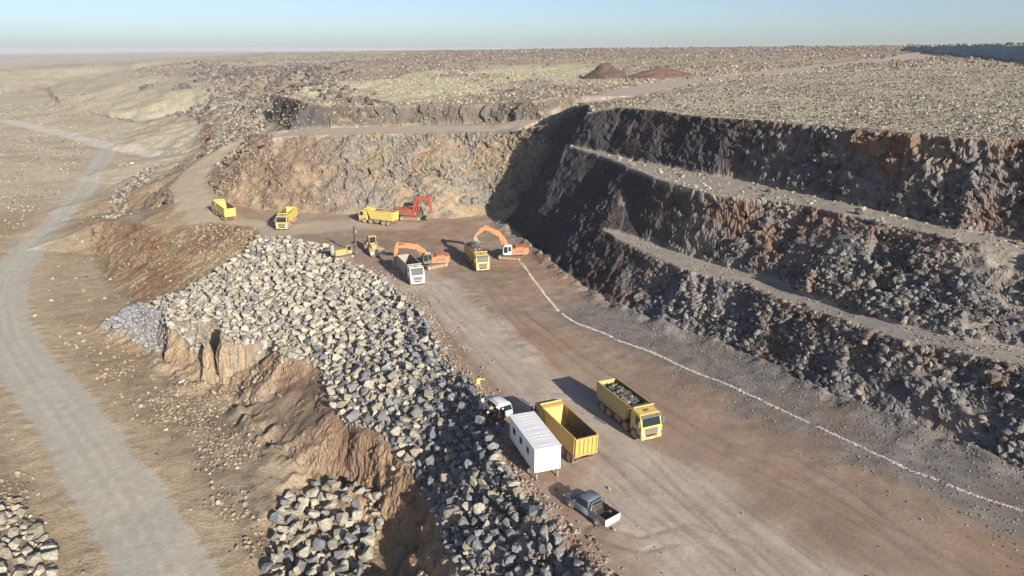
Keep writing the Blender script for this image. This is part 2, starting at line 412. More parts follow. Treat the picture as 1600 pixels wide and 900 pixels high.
# ------------------------------------------------------------------ what the ground is made of (albedo)
def col(r, g, b):
    return np.array([r, g, b])[None, None, :]
def mix(a, b, m):
    return a + (b - a) * m[..., None]
c1 = fbm(XX, YY, 1 / 22., 5, 71)
c2 = fbm(XX, YY, 1 / 4., 4, 72)
c3 = fbm(XX, YY, 1 / 1.1, 3, 73)
c4 = fbm(XX, YY, 1 / 70., 4, 74)
SOIL, TAN, RED = col(.33, .24, .155), col(.40, .315, .215), col(.29, .185, .115)
GRASS, ROADC, GREY = col(.43, .39, .28), col(.50, .465, .395), col(.30, .275, .25)
DARKR, PINK = col(.16, .16, .165), col(.315, .23, .175)
ALB = mix(SOIL + 0 * c1[..., None], TAN, sst(c1 + .6 * c2, -.45, .45))
ALB = mix(ALB, RED, sst(c4 * .8 + c2 * .5, .0, .45) * .6)
# dry grass over the hillsides and plateaus
dryg = np.clip(sst(d_left, 16, 40) * (NN < 12) * sst(c1 + c2 * .5, -.5, .1), 0, 1)
upland = sst(VZ, 10, 18) * (1 - PITf) * (1 - np.clip(WALL * 1.3, 0, 1))
dryg = np.maximum(dryg, sst(DIST, 235, 300) * (1 - GULLY) * sst(-(XX + .30 * YY), 0, 40) * (.6 + .4 * sst(c1, -.4, .2)))
dryg = np.maximum(dryg, upland * sst(c1 + .5 * c2, -.7, 0))
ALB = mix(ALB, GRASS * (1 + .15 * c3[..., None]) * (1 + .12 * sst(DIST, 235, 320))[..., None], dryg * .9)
MX, MY = XX + 26 * fbm(XX, YY, 1 / 40., 4, 87), YY + 60 * fbm(XX, YY, 1 / 50., 4, 89)
meadow = np.maximum(inside(L([(538, 128, 25), (735, 113, 26), (738, 142, 24.8), (620, 157, 23.7), (530, 152, 24.4)]), MX, MY), inside(L([(765, 116, 26), (905, 103, 28.5), (930, 122, 26.8), (800, 136, 25.4)]), MX, MY))
meadow = blur(meadow.astype(float), 2)
ALB = mix(ALB, col(.46, .425, .285) * (1 + .12 * c3[..., None]), meadow * .9)
redland = (1 - meadow) * sst(DIST, 390, 540) * (.55 + .45 * sst(fbm(XX, YY, 1 / 160., 3, 75), -.2, .3)) * sst(XX, -190, -60)
ALB = mix(ALB, col(.26, .19, .155) + 0 * ALB, redland * .85)
UPB = upland * (1 - meadow) * (1 - PLATf) * sst(c4 + .6 * c1, -.35, .3)
ALB = mix(ALB, col(.26, .215, .17) + 0 * ALB, UPB * .6)
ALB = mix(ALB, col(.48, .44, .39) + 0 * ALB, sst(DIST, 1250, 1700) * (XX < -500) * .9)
ALB = mix(ALB, col(.34, .305, .235) * (1 + .3 * c3[..., None]), PLATf * .85)
ALB = mix(ALB, col(.20, .165, .13) + 0 * ALB, PLATf * sst(c2 + c3 * .6, .12, .5) * .5)
# pit floor
floor = mix(PINK + 0 * ALB, col(.37, .285, .215), sst(c2 + c1, -.4, .4))
floor = mix(floor, col(.30, .165, .10) + 0 * ALB, sst(c1 + .4 * c2, .05, .45) * .6 * (1 - m_haul))
streak = fbm(SS / 30., NN / .8, 1.0, 3, 81)
floor = mix(floor, col(.47, .40, .335) + 0 * ALB, m_haul * (.6 + .45 * sst(streak, -.3, .4)))
floor = mix(floor, col(.27, .19, .14) + 0 * ALB, sst(streak, .12, .5) * .3 * (1 - .7 * m_haul))
grav = (1 - sst(d_toe + 2.5 * c2, 8, 14)) * (1 - sst(SS, 80, 98))
near_r = sst(NN + 3 * c2, 52, 62) * (1 - sst(SS, 60, 90))
floor = mix(floor, col(.27, .20, .15) * (1 + .25 * c3[..., None]), near_r * .6)
floor = mix(floor, col(.185, .175, .165) * (1 + .4 * c3[..., None]), grav * .92)
floor = floor * (1 - .18 * RUTM[..., None]) * (1 + .12 * fbm(XX, YY, 1 / 2.4, 3, 83)[..., None])
floor = mix(floor, col(.21, .15, .11) + 0 * ALB, sst(fbm(XX, YY, 1 / 9., 4, 84), .18, .45) * .4 * (1 - .6 * m_haul))
ALB = mix(ALB, floor, PITf)
# roads
ALB = mix(ALB, col(.47, .375, .26) + 0 * ALB, m_lsh * .6)
lane = sst(fbm(d_left / .5, (YY + XX) / 60., 1.0, 2, 82), -.3, .4)
wheel_ = np.exp(-((d_left - 1.1 + .25 * warp1) / .4) ** 2)
ALB = mix(ALB, ROADC * (.89 + .12 * lane[..., None] - .09 * (wheel_ * sst(c2, -.5, .3))[..., None]), m_left * .92)
ALB = mix(ALB, col(.56, .50, .43) + 0 * ALB, m_far * .95)
ALB = mix(ALB, col(.45, .375, .285) + 0 * ALB, m_ramp * .85)
ALB = mix(ALB, col(.47, .395, .32) + 0 * ALB, m_up * .9)
ALB = mix(ALB, col(.24, .16, .115) + 0 * ALB, np.exp(-((d_up - 13 - 8 * sst(DIST, 190, 330) + 2 * warp1) / 3.0) ** 2) * .7 * (SS > 130) * (1 - WALL))
# rock and soil faces
wz = VZ
rockc = mix(DARKR + 0 * ALB, col(.25, .215, .185), sst(fbm(XX, YY, 1 / 5., 4, 91, z=wz), -.1, .5))
rockc = mix(rockc, col(.22, .115, .07), sst(fbm(XX, YY, 1 / 11., 3, 92, z=wz * .7), .0, .42) * .75)
rockc = mix(rockc, col(.09, .10, .115) + 0 * ALB, sst(fbm(XX, YY, 1 / 8., 3, 93, z=wz * 1.5), .1, .5) * .6)
d_crest = np.minimum(np.minimum(seg_dist(Lr['pe']), seg_dist(Lr['b2o'])), seg_dist(Lr['b1o']))
rockc = mix(rockc, col(.20, .12, .08) + 0 * ALB, np.exp(-d_crest / 1.6) * sst(c2 + c1, -.5, .3) * .8)
rockc = rockc * .95
rockc = mix(rockc, col(.043, .041, .047) + 0 * ALB, sst(SS + 5 * c1, 74, 96) * .85)  # shade of the far end put into the rock colour
back = sst(SS, 142, 152)
backc = mix(col(.32, .255, .18) + 0 * ALB, col(.27, .25, .22), sst(fbm(XX, YY, 1 / 7., 4, 94, z=wz * .5), -.35, .15))
backc = mix(backc, col(.17, .15, .13) + 0 * ALB, sst(fbm(XX, YY, 1 / 1.6, 3, 86, z=wz * .14), .12, .45) * .6)
backc = mix(backc, col(.215, .145, .105) + 0 * ALB, sst(-XX + 9 * c1 + 6 * fbm(XX, YY, 1 / 4., 3, 95, z=wz), 36, 52) * .8)
backc = mix(backc, col(.42, .34, .21) + 0 * ALB, sst(fbm(XX, YY, 1 / 6., 3, 96, z=wz), .28, .5) * .5)
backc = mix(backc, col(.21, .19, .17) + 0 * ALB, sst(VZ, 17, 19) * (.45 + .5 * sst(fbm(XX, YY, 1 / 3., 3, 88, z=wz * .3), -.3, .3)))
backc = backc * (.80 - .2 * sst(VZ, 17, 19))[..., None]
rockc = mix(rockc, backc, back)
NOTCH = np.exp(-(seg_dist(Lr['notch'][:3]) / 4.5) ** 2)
rockc = mix(rockc, col(.07, .07, .075) + 0 * ALB, NOTCH * .8)  # bluff's shadow darkness painted into the rock along the notch
soilc = mix(col(.31, .22, .14) + 0 * ALB, col(.23, .145, .095), sst(fbm(XX, YY, 1 / 8., 4, 97, z=wz * .6), -.15, .35))
soilc = mix(soilc, col(.38, .30, .19) + 0 * ALB, sst(fbm(XX, YY, 1 / 9., 3, 98, z=wz * .3), .1, .45) * .7)
fmask = np.clip(WALL * 1.15, 0, 1)
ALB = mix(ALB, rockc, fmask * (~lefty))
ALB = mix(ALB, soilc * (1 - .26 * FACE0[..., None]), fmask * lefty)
# benches are crushed grey stone, the pile stands on grey fines
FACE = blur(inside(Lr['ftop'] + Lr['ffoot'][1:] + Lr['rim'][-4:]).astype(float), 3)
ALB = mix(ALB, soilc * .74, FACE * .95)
dsl = blur(inside(L([(436, 560, -6), (520, 640, -6), (592, 682, -6.5), (603, 792, -10.6), (482, 742, -9.9), (384, 648, -9.4), (415, 590, -8)])).astype(float), 3)
ALB = mix(ALB, col(.19, .125, .09) * (1 + .3 * fbm(XX, YY, 1 / 2.5, 3, 85)[..., None]), dsl * sst(c1 + c2, -.7, .2) * .8)
ALB = mix(ALB, col(.30, .27, .235) * (1 + .2 * c3[..., None]), BEN * .9)
bench = (1 - WALL) * (NN > 72) * (SS < 140) * (VZ > 4) * (VZ < 22)
ALB = mix(ALB, col(.30, .27, .235) * (1 + .2 * c3[..., None]), blur(bench.astype(float), 1) * .9)
ALB = mix(ALB, col(.21, .20, .19) * (1 + .3 * c3[..., None]), np.clip(PILE + FAN, 0, 1) * .8)
brown = (1 - sst(NN, 14, 24)) * sst(NN, -24, -8) * (1 - sst(SS, 95, 130)) * (SS > 20) * (1 - m_lsh)
ALB = mix(ALB, mix(col(.215, .17, .125) + 0 * ALB, col(.35, .285, .205), sst(c2 + c3 * .8, -.35, .45)), brown * .9)
ALB = mix(ALB, col(.24, .145, .095) + 0 * ALB, GULLY * .75)
ALB *= (1 + .10 * fbm(XX, YY, 1 / .45, 2, 99) * near)[..., None]
ALB = np.clip(ALB, .02, .8)

RUG = np.clip(fmask + .6 * (1 - smooth_road) + .15, 0, 1)

# ------------------------------------------------------------------ materials
def new_mat(name):
    m = bpy.data.materials.new(name)
    m.use_nodes = True
    nt = m.node_tree
    nt.nodes.clear()
    out = nt.nodes.new("ShaderNodeOutputMaterial")
    b = nt.nodes.new("ShaderNodeBsdfPrincipled")
    nt.links.new(b.outputs[0], out.inputs[0])
    return m, nt, b

def node(nt, kind, **kw):
    n_ = nt.nodes.new(kind)
    for k, v in kw.items():
        if k in n_.inputs:
            n_.inputs[k].default_value = v
        else:
            setattr(n_, k, v)
    return n_

def earth_material(name, source, scale=1.0, bump=.5, vary=.5, fine=3.0):
    m, nt, b = new_mat(name)
    b.inputs['Roughness'].default_value = .95
    b.inputs['Specular IOR Level'].default_value = .12
    lk = nt.links.new
    geo = node(nt, "ShaderNodeNewGeometry")
    if source == 'vertex':
        a = node(nt, "ShaderNodeVertexColor", layer_name="Col")
        csock, asock = a.outputs[0], a.outputs[1]
    else:
        a = node(nt, "ShaderNodeObjectInfo")
        csock, asock = a.outputs['Color'], None
    n1 = node(nt, "ShaderNodeTexNoise", Scale=fine * scale, Detail=6.0, Roughness=.65)
    n2 = node(nt, "ShaderNodeTexNoise", Scale=.55 * scale, Detail=5.0, Roughness=.6)
    lk(geo.outputs['Position'], n1.inputs['Vector'])
    lk(geo.outputs['Position'], n2.inputs['Vector'])
    mr = node(nt, "ShaderNodeMapRange")
    mr.inputs[1].default_value, mr.inputs[2].default_value = .3, .7
    mr.inputs[3].default_value, mr.inputs[4].default_value = 1 - vary, 1 + vary
    lk(n1.outputs[0], mr.inputs[0])
    mr2 = node(nt, "ShaderNodeMapRange")
    mr2.inputs[1].default_value, mr2.inputs[2].default_value = .3, .7
    mr2.inputs[3].default_value, mr2.inputs[4].default_value = 1 - vary * .45, 1 + vary * .45
    lk(n2.outputs[0], mr2.inputs[0])
    mu = node(nt, "ShaderNodeMath", operation='MULTIPLY')
    lk(mr.outputs[0], mu.inputs[0]); lk(mr2.outputs[0], mu.inputs[1])
    vm = node(nt, "ShaderNodeVectorMath", operation='SCALE')
    lk(csock, vm.inputs[0]); lk(mu.outputs[0], vm.inputs['Scale'])
    if asock is not None:                               # packed ground is more even than broken rock
        k1 = node(nt, "ShaderNodeMath", operation='MULTIPLY', use_clamp=True); k1.inputs[1].default_value = 2.4
        k2 = node(nt, "ShaderNodeMath", operation='SUBTRACT'); k2.inputs[1].default_value = 1.0
        k3 = node(nt, "ShaderNodeMath", operation='MULTIPLY_ADD'); k3.inputs[2].default_value = 1.0
        lk(asock, k1.inputs[0]); lk(mu.outputs[0], k2.inputs[0]); lk(k2.outputs[0], k3.inputs[0]); lk(k1.outputs[0], k3.inputs[1])
        lk(k3.outputs[0], vm.inputs['Scale'])
    lk(vm.outputs[0], b.inputs['Base Color'])
    bp = node(nt, "ShaderNodeBump", Strength=bump, Distance=.25)
    if asock is not None:
        lk(asock, bp.inputs['Strength'])
    lk(n1.outputs[0], bp.inputs['Height'])
    lk(bp.outputs[0], b.inputs['Normal'])
    return m

M_EARTH = earth_material("quarry_earth", 'vertex', vary=.28)
M_STONE = earth_material("broken_stone", 'vertex', vary=.28, fine=4.0, bump=.4)
M_BOULDER = earth_material("boulder_stone", 'object', vary=.30, fine=3.0, bump=.9)

# ------------------------------------------------------------------ link helpers
def tag(o, label=None, cat=None, group=None, kind=None):
    if label: o['label'] = label
    if cat: o['category'] = cat
    if group: o['group'] = group
    if kind: o['kind'] = kind
    return o

def mesh_from(name, V, Fc, mat, colors=None, smooth=True, parent=None):
    me = bpy.data.meshes.new(name)
    V = np.asarray(V, np.float32); Fc = np.asarray(Fc, np.int32)
    k = Fc.shape[1]
    me.vertices.add(len(V)); me.vertices.foreach_set("co", V.ravel())
    me.loops.add(Fc.size); me.loops.foreach_set("vertex_index", Fc.ravel())
    me.polygons.add(len(Fc)); me.polygons.foreach_set("loop_start", np.arange(0, Fc.size, k, dtype=np.int32))
    me.update(calc_edges=True)
    me.polygons.foreach_set("use_smooth", np.full(len(Fc), smooth, bool))
    if colors is not None:
        at = me.color_attributes.new("Col", 'FLOAT_COLOR', 'POINT')
        at.data.foreach_set("color", np.asarray(colors, np.float32).ravel())
    me.materials.append(mat)
    o = bpy.data.objects.new(name, me)
    C.objects.link(o)
    if parent: o.parent = parent
    return o

# ------------------------------------------------------------------ the terrain, split by what it is
nr, nc = NN.shape
VA = np.stack([VX, VY, VZ], -1).reshape(-1, 3)
CA = np.concatenate([ALB, RUG[..., None] * .55 + .1], -1).reshape(-1, 4)
q = (np.arange(nr - 1)[:, None] * nc + np.arange(nc - 1)[None, :])
QF = np.stack([q, q + 1, q + nc + 1, q + nc], -1).reshape(-1, 4)
zone = np.zeros(NN.shape, np.int8)                      # 0 ground
zone[PLAT] = 4
zone[PIT] = 2
zone[(m_left > .5) | (m_far > .5)] = 1
zone[((m_ramp > .5) | (m_up > .5)) & ~PIT] = 5
zone[(WALL > .5)] = 3
zf = zone[:-1, :-1].reshape(-1)
for zi, nm, sm in ((0, 'ground', True), (1, 'dirt_road', True), (2, 'pit_floor', True), (3, 'terrain_face', False), (4, 'plateau', True), (5, 'haul_road', True)):
    fcs = QF[zf == zi]
    used, inv = np.unique(fcs, return_inverse=True)
    o = mesh_from(nm, VA[used], inv.reshape(-1, 4), M_EARTH, CA[used], sm)
    o['kind'] = 'structure'

# ------------------------------------------------------------------ stones
def icosa():
    bm = bmesh.new(); bmesh.ops.create_icosphere(bm, subdivisions=1, radius=1)
    v = np.array([p.co[:] for p in bm.verts]); f = np.array([[q.index for q in p.verts] for p in bm.faces]); bm.free()
    return v, f
ICO_V, ICO_F = icosa()
CHIP = []
for k in range(24):
    v = ICO_V * (1 + rng.uniform(-.32, .25, (len(ICO_V), 1))) * np.array([1, rng.uniform(.65, 1), rng.uniform(.5, .85)])
    CHIP.append(v)
CHIP = np.array(CHIP)

def rot_mats(k, tilt=1.0):
    a, b, c = rng.uniform(0, 2 * np.pi, k), rng.uniform(-1, 1, k) * tilt, rng.uniform(-1, 1, k) * tilt
    ca, sa, cb, sb, cc, sc_ = np.cos(a), np.sin(a), np.cos(b), np.sin(b), np.cos(c), np.sin(c)
    R = np.empty((k, 3, 3))
    R[:, 0] = np.stack([ca * cb, ca * sb * sc_ - sa * cc, ca * sb * cc + sa * sc_], -1)
    R[:, 1] = np.stack([sa * cb, sa * sb * sc_ + ca * cc, sa * sb * cc - ca * sc_], -1)
    R[:, 2] = np.stack([-sb, cb * sc_, cb * cc], -1)
    return R

def chips(pos, size, color, tilt=.8, flat=1.0):
    k = len(pos)
    v = CHIP[rng.integers(0, len(CHIP), k)] * np.array([1, 1, flat])
    v = np.einsum('kij,kvj->kvi', rot_mats(k, tilt), v) * size[:, None, None] + pos[:, None, :]
    f = ICO_F[None] + (np.arange(k) * len(ICO_V))[:, None, None]
    c = np.concatenate([color, np.full((k, 1), .3)], 1)
    return v.reshape(-1, 3), f.reshape(-1, 3), np.repeat(c, len(ICO_V), 0)

AREA = np.abs(np.outer(np.gradient(gs), np.gradient(gn)))
INVIEW = (YY > 30) & (np.abs(XX) < YY * .80 + 25)
def scatter(density, k):
    """k random plan points, denser where density is high"""
    p = (density * AREA * INVIEW).ravel()
    c = np.cumsum(p)
    i = np.searchsorted(c, rng.uniform(0, c[-1], k))
    j, i = np.unravel_index(np.clip(i, 0, len(c) - 1), NN.shape)
    n_ = gn[i] + rng.uniform(-.5, .5, k) * np.gradient(gn)[i]
    s_ = gs[j] + rng.uniform(-.5, .5, k) * np.gradient(gs)[j]
    return n_ * AN - s_ * BN, n_ * BN + s_ * AN, j, i
def palette(k, cols, weights, jit=.15):
    cols = np.array(cols, float)
    c = cols[rng.choice(len(cols), k, p=np.array(weights) / sum(weights))]
    return np.clip(c * (1 + rng.uniform(-jit, jit, (k, 1))) , .02, .8)
def sizes(k, a, b, pw=2.2):
    return a + (b - a) * rng.uniform(0, 1, k) ** pw
def lay(name, dens, k, size, cols, weights, sink=.25, kind='stuff', flat=1.0, face=False, extra=None):
    x, y, j, i = scatter(dens, k)
    s_ = size(k, np.hypot(x, y)) if callable(size) else sizes(k, *size)
    if face:
        pos = np.stack([VX[j, i] + rng.uniform(-.2, .2, k), VY[j, i] + rng.uniform(-.2, .2, k), VZ[j, i]], -1)
    else:
        pos = np.stack([x, y, hz(x, y) + s_ * (.5 - sink)], -1)
    v, f, c = chips(pos, s_, palette(k, cols, weights), flat=flat)
    o = mesh_from(name, v, f, M_STONE, c, False)
    o['kind'] = kind
    return o
clump = sst(fbm(XX, YY, 1 / 35., 4, 401), -.25, .3)
clump2 = sst(fbm(XX, YY, 1 / 9., 3, 402), -.3, .4)
BASALT, BROWN, STRAW, PALE = (.10, .095, .095), (.18, .145, .12), (.41, .37, .275), (.40, .37, .31)
plat_near = PLAT * (DIST < 420) * (d_up > 8)
lay('dry_grass', plat_near * (1 / (1 + DIST / 140.) ** 1.5), 46000, lambda k, d: sizes(k, .06, .17) * (1 + d / 500.), [(.37, .335, .255), (.33, .295, .22), (.42, .385, .30)], [3, 2, 1], sink=.45, flat=.8)
lay('stones', plat_near * (.35 + clump2) * (1 / (1 + DIST / 140.) ** 1.5), 26000, lambda k, d: sizes(k, .07, .26, 3) * (1 + d / 500.), [BASALT, BROWN, PALE], [4, 3, 1.4])
far_up = upland * (1 - .9 * meadow) * (~PLAT) * (1 - WALL) * (DIST < 1150) * (d_up > 9) * (.12 + clump * clump2) / (1 + DIST / 250.) ** 1.6
lay('stones', far_up, 30000, lambda k, d: sizes(k, .15, .7, 3.2) * (1 + d / 700.), [BASALT, BROWN, (.25, .2, .16), (.33, .29, .24)], [2, 3, 3, .7])
lay('dry_grass', upland * (~PLAT) * (1 - WALL) * (DIST < 420) * (d_up > 9) / (1 + DIST / 250.) ** 1.6, 4000, lambda k, d: sizes(k, .2, .45) * (1 + d / 500.), [STRAW, (.36, .31, .21)], [2, 1], sink=.45, flat=.7)
valley = (NN < 20) * (VZ < 14) * (DIST < 800) * (1 - m_lsh) * (1 - m_far) * (1 - m_ramp) * (1 - PILE) * (1 - WALL)
lay('stones', valley * (.1 + clump * clump2) / (1 + DIST / 150.) ** 1.5, 14000, lambda k, d: sizes(k, .06, .34, 3.4) * (1 + d / 450.), [BASALT, BROWN, (.36, .32, .25), (.31, .25, .17)], [.8, 2, 2, 4])
rubslope = inside(L([(180, 345, -3), (250, 262, -5), (300, 245, 4), (340, 262, 7), (412, 208, 15), (405, 150, 17), (330, 120, 15), (360, 200, 7), (310, 240, 4), (215, 270, -6), (160, 340, -5)])) * (d_ramp > 5.5)
lay('rubble', rubslope * (.3 + clump2), 9000, lambda k, d: sizes(k, .2, .75, 2) * (1 + d / 700.), [(.33, .3, .24), (.28, .25, .2), BROWN, BASALT], [3, 3, 2, 2])
face_r = WALL * (~lefty) * (SS < 150) * (SS > 10) * (1 - sst(SS, 66, 86))
lay('rubble', face_r * (.15 + sst(fbm(XX, YY, 1 / 9., 3, 403, z=VZ), -.1, .4)), 9000, (.10, .6, 3.4), [(.19, .185, .18), BASALT, (.26, .24, .21), (.15, .11, .09)], [4, 4, 1.5, 1], face=True)
lay('rubble', blur(bench.astype(float), 1) * (SS > 10) * (SS < 105) * (.1 + clump2 ** 2), 2500, (.05, .2, 3.2), [(.32, .29, .25), (.25, .23, .2), BROWN], [2, 3, 1], sink=.3)
lay('rubble', WALL * back * (NN > 20), 7000, (.10, .55, 3), [(.30, .25, .18), (.25, .23, .2), (.27, .17, .11), (.36, .31, .22)], [3, 3, 1.5, 1], face=True)
lay('gravel', PIT * np.clip(grav * .5 + np.exp(-d_toe / 2.0) * 4 + near_r * .2 + .008, 0, 3) * (SS > 5), 15000, (.03, .13, 3.2), [(.20, .19, .18), (.29, .27, .24), BROWN], [3, 1, 1], sink=.3)
lay('gravel', PIT * (np.exp(-d_fe / .9) ) * (SS > 20), 5000, (.04, .26, 3), [(.27, .23, .2), (.33, .29, .24), (.26, .18, .13)], [3, 2, 1.5], sink=.3)
brownslope = brown * (1 - PILE)
lay('rubble', brownslope * clump2, 9000, (.05, .3, 3), [(.36, .31, .24), (.3, .22, .15), BROWN], [1.5, 3, 2], sink=.3)
lay('rubble', np.clip(soilface, 0, 1) * (SS > 20), 1500, (.05, .3, 3.4), [(.36, .26, .16), (.28, .17, .1), PALE], [3, 2, 1], face=True)

crag = inside(L([(300, 150, 10), (300, 100, 22), (540, 95, 30), (540, 128, 25), (480, 158, 24), (430, 175, 16.5), (360, 190, 8)]), XX + 45 * fbm(XX, YY, 1 / 60., 4, 410), YY + 90 * fbm(XX, YY, 1 / 70., 4, 411))
lay('stones', crag * (.15 + clump2 * clump), 8000, lambda k, d: sizes(k, .3, 1.5, 2.6) * (1 + d / 900.), [BASALT, BROWN, (.22, .19, .16)], [3, 2, 2])

# ------------------------------------------------------------------ boulders of the rock pile
BVAR = []
for k in range(22):
    bm = bmesh.new()
    sx, sy, sz = 1, rng.uniform(.62, .95), rng.uniform(.42, .92)
    for _ in range(15):
        v = rng.normal(size=3)
        v = np.sign(v) * np.abs(v) ** .62                        # towards a block
        v /= np.max(np.abs(v)) ** .65 * np.linalg.norm(v) ** .35
        bm.verts.new((v[0] * sx, v[1] * sy, v[2] * sz))
    r = bmesh.ops.convex_hull(bm, input=bm.verts[:])
    bmesh.ops.delete(bm, geom=[g for g in r['geom_interior'] if isinstance(g, bmesh.types.BMVert)], context='VERTS')
    bmesh.ops.dissolve_limit(bm, angle_limit=math.radians(12), verts=bm.verts[:], edges=bm.edges[:])
    bmesh.ops.bevel(bm, geom=bm.edges[:], offset=.035, segments=1, affect='EDGES')
    bmesh.ops.triangulate(bm, faces=bm.faces[:])
    bm.verts.ensure_lookup_table()
    for i, v in enumerate(bm.verts):
        v.index = i
    BVAR.append((np.array([v.co[:] for v in bm.verts]), np.array([[q.index for q in f.verts] for f in bm.faces])))
    bm.free()
B_MESH = []
for v, f in BVAR:
    o = mesh_from('boulder', v, f, M_BOULDER, None, False)
    B_MESH.append(o.data)
    bpy.data.objects.remove(o)

class Packer:
    def __init__(self, cell=1.6):
        self.c, self.cell = {}, cell
    def free(self, x, y, r, k):
        ci, cj = int(x // self.cell), int(y // self.cell)
        for a in (ci - 1, ci, ci + 1):
            for b in (cj - 1, cj, cj + 1):
                for (px, py, pr) in self.c.get((a, b), ()):
                    if (px - x) ** 2 + (py - y) ** 2 < (k * (pr + r)) ** 2:
                        return False
        self.c.setdefault((ci, cj), []).append((x, y, r))
        return True
rocks = []                                                       # x, y, z, r, colour, region
def pile_up(mask, tries, rfun, k, region, colfun, lift=.25):
    pk = Packer(2.6)
    x, y, j, i = scatter(mask, tries)
    r = rfun(x, y, tries)
    order = np.argsort(-r + rng.uniform(-.25, .25, tries))
    h = hz(x, y)
    for q_ in order:
        if pk.free(x[q_], y[q_], r[q_], k):
            rocks.append((x[q_], y[q_], h[q_] + r[q_] * lift + rng.uniform(-.25, .5) * r[q_], r[q_], colfun(x[q_], y[q_]), region))
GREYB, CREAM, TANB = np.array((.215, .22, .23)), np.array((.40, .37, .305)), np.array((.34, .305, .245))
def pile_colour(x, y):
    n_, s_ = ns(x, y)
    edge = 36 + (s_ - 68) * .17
    t = np.clip((s_ - 58) / 40 - (n_ - (edge - 12)) / 26, 0, 1)  # upper part dusty cream; edge bluish basalt, darkened to carry its shade
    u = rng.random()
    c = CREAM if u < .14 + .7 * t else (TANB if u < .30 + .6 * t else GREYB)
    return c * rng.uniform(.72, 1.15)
def r_pile(x, y, k):
    s_ = -x * BN + y * AN; n_ = x * AN + y * BN
    edge = 36 + (s_ - 68) * .17
    fine = np.clip(1 - (edge - n_) / 11., 0, 1) * ((s_ > 62) & (s_ < 104))
    base = .17 + .85 * rng.uniform(0, 1, k) ** 3.4 - .06 * np.clip((s_ - 75) / 30, 0, 1)
    return .84 * base * (1 - .5 * fine) * (1 - .18 * (s_ < 75))
pile_dens = np.where(PILE > .5, 1.0, 0) * (SS > 20)
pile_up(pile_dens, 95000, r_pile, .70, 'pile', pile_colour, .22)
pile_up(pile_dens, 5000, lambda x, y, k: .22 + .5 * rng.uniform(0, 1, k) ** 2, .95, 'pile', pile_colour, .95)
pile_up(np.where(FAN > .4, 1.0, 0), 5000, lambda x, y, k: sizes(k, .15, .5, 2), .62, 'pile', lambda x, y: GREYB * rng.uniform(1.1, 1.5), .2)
hol = inside(L([(418, 910, -10.4), (430, 830, -10.8), (452, 780, -11), (500, 760, -11), (560, 778, -11.6), (600, 800, -11.6), (590, 850, -12), (560, 910, -12)]))
pile_up(np.where(hol, 1.0, 0), 2500, lambda x, y, k: .2 + .6 * rng.uniform(0, 1, k) ** 2.2, .88, 'hollow', lambda x, y: (CREAM if rng.random() < .5 else TANB) * rng.uniform(.75, 1.1), .35)
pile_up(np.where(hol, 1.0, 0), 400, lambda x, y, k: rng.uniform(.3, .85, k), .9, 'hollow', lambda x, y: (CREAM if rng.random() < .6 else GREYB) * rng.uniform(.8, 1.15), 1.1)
edgeb = inside(L([(-60, 785, -9), (10, 778, -9), (45, 800, -9), (88, 860, -9), (80, 915, -9), (-60, 915, -9)]))
pile_up(np.where(edgeb, 1.0, 0), 1800, lambda x, y, k: .2 + .6 * rng.uniform(0, 1, k) ** 2.2, .85, 'verge', lambda x, y: (CREAM if rng.random() < .7 else TANB) * rng.uniform(.85, 1.15), .3)
print("boulders", len(rocks))

def proj(x, y, z):
    d = y * _cp - (z - CAM_Z) * _sp
    return 800 + F_PX * x / d, 450 - F_PX * (y * _sp + (z - CAM_Z) * _cp) / d, d
score = []
for k, (x, y, z, r, c, g) in enumerate(rocks):
    u, v, d = proj(x, y, z)
    score.append(r / d if (-5 < u < 1605 and 0 < v < 905) else 0)
best = set(np.argsort(-np.array(score))[:300].tolist())
GRP = {'pile': "boulders tipped in the long rock pile", 'hollow': "boulders heaped in the hollow", 'verge': "boulders beside the dirt road"}
WHERE = {'pile': "in the long rock pile beside the pit floor", 'hollow': "heaped in the dark hollow below the rock pile", 'verge': "in the small heap at the edge of the dirt road"}
vs, fs, cs, off = [], [], [], 0
for k, (x, y, z, r, c, g) in enumerate(rocks):
    var = int(rng.integers(0, len(BVAR)))
    eul = Euler((rng.uniform(-.6, .6), rng.uniform(-.6, .6), rng.uniform(0, 6.28)))
    if k in best:
        o = bpy.data.objects.new('boulder', B_MESH[var])
        C.objects.link(o)
        o.location = (x, y, z); o.scale = (r, r, r); o.rotation_euler = eul
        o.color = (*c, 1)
        tone = 'bluish grey' if c[2] > c[0] * .95 else ('pale cream' if c[0] > .38 else 'dull tan')
        size_w = 'very large' if r > .95 else 'large'
        tag(o, f"{size_w} angular {tone} boulder {WHERE[g]}", 'boulder', f"{tone} {size_w} {GRP[g]}")
    else:
        v, f = BVAR[var]
        m3 = np.array(eul.to_matrix())
        vs.append((v @ m3.T) * r + np.array((x, y, z)))
        fs.append(f + off); off += len(v)
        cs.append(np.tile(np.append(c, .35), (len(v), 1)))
o = mesh_from('boulders', np.concatenate(vs), np.concatenate(fs), M_STONE, np.concatenate(cs), False)
tag(o, kind='stuff')

lay('gravel', np.clip(PILE, 0, 1) * (SS > 20), 14000, (.05, .22, 2.2), [(.27, .26, .25), (.36, .33, .27), (.3, .25, .19)], [3, 2, 1], sink=-.3)

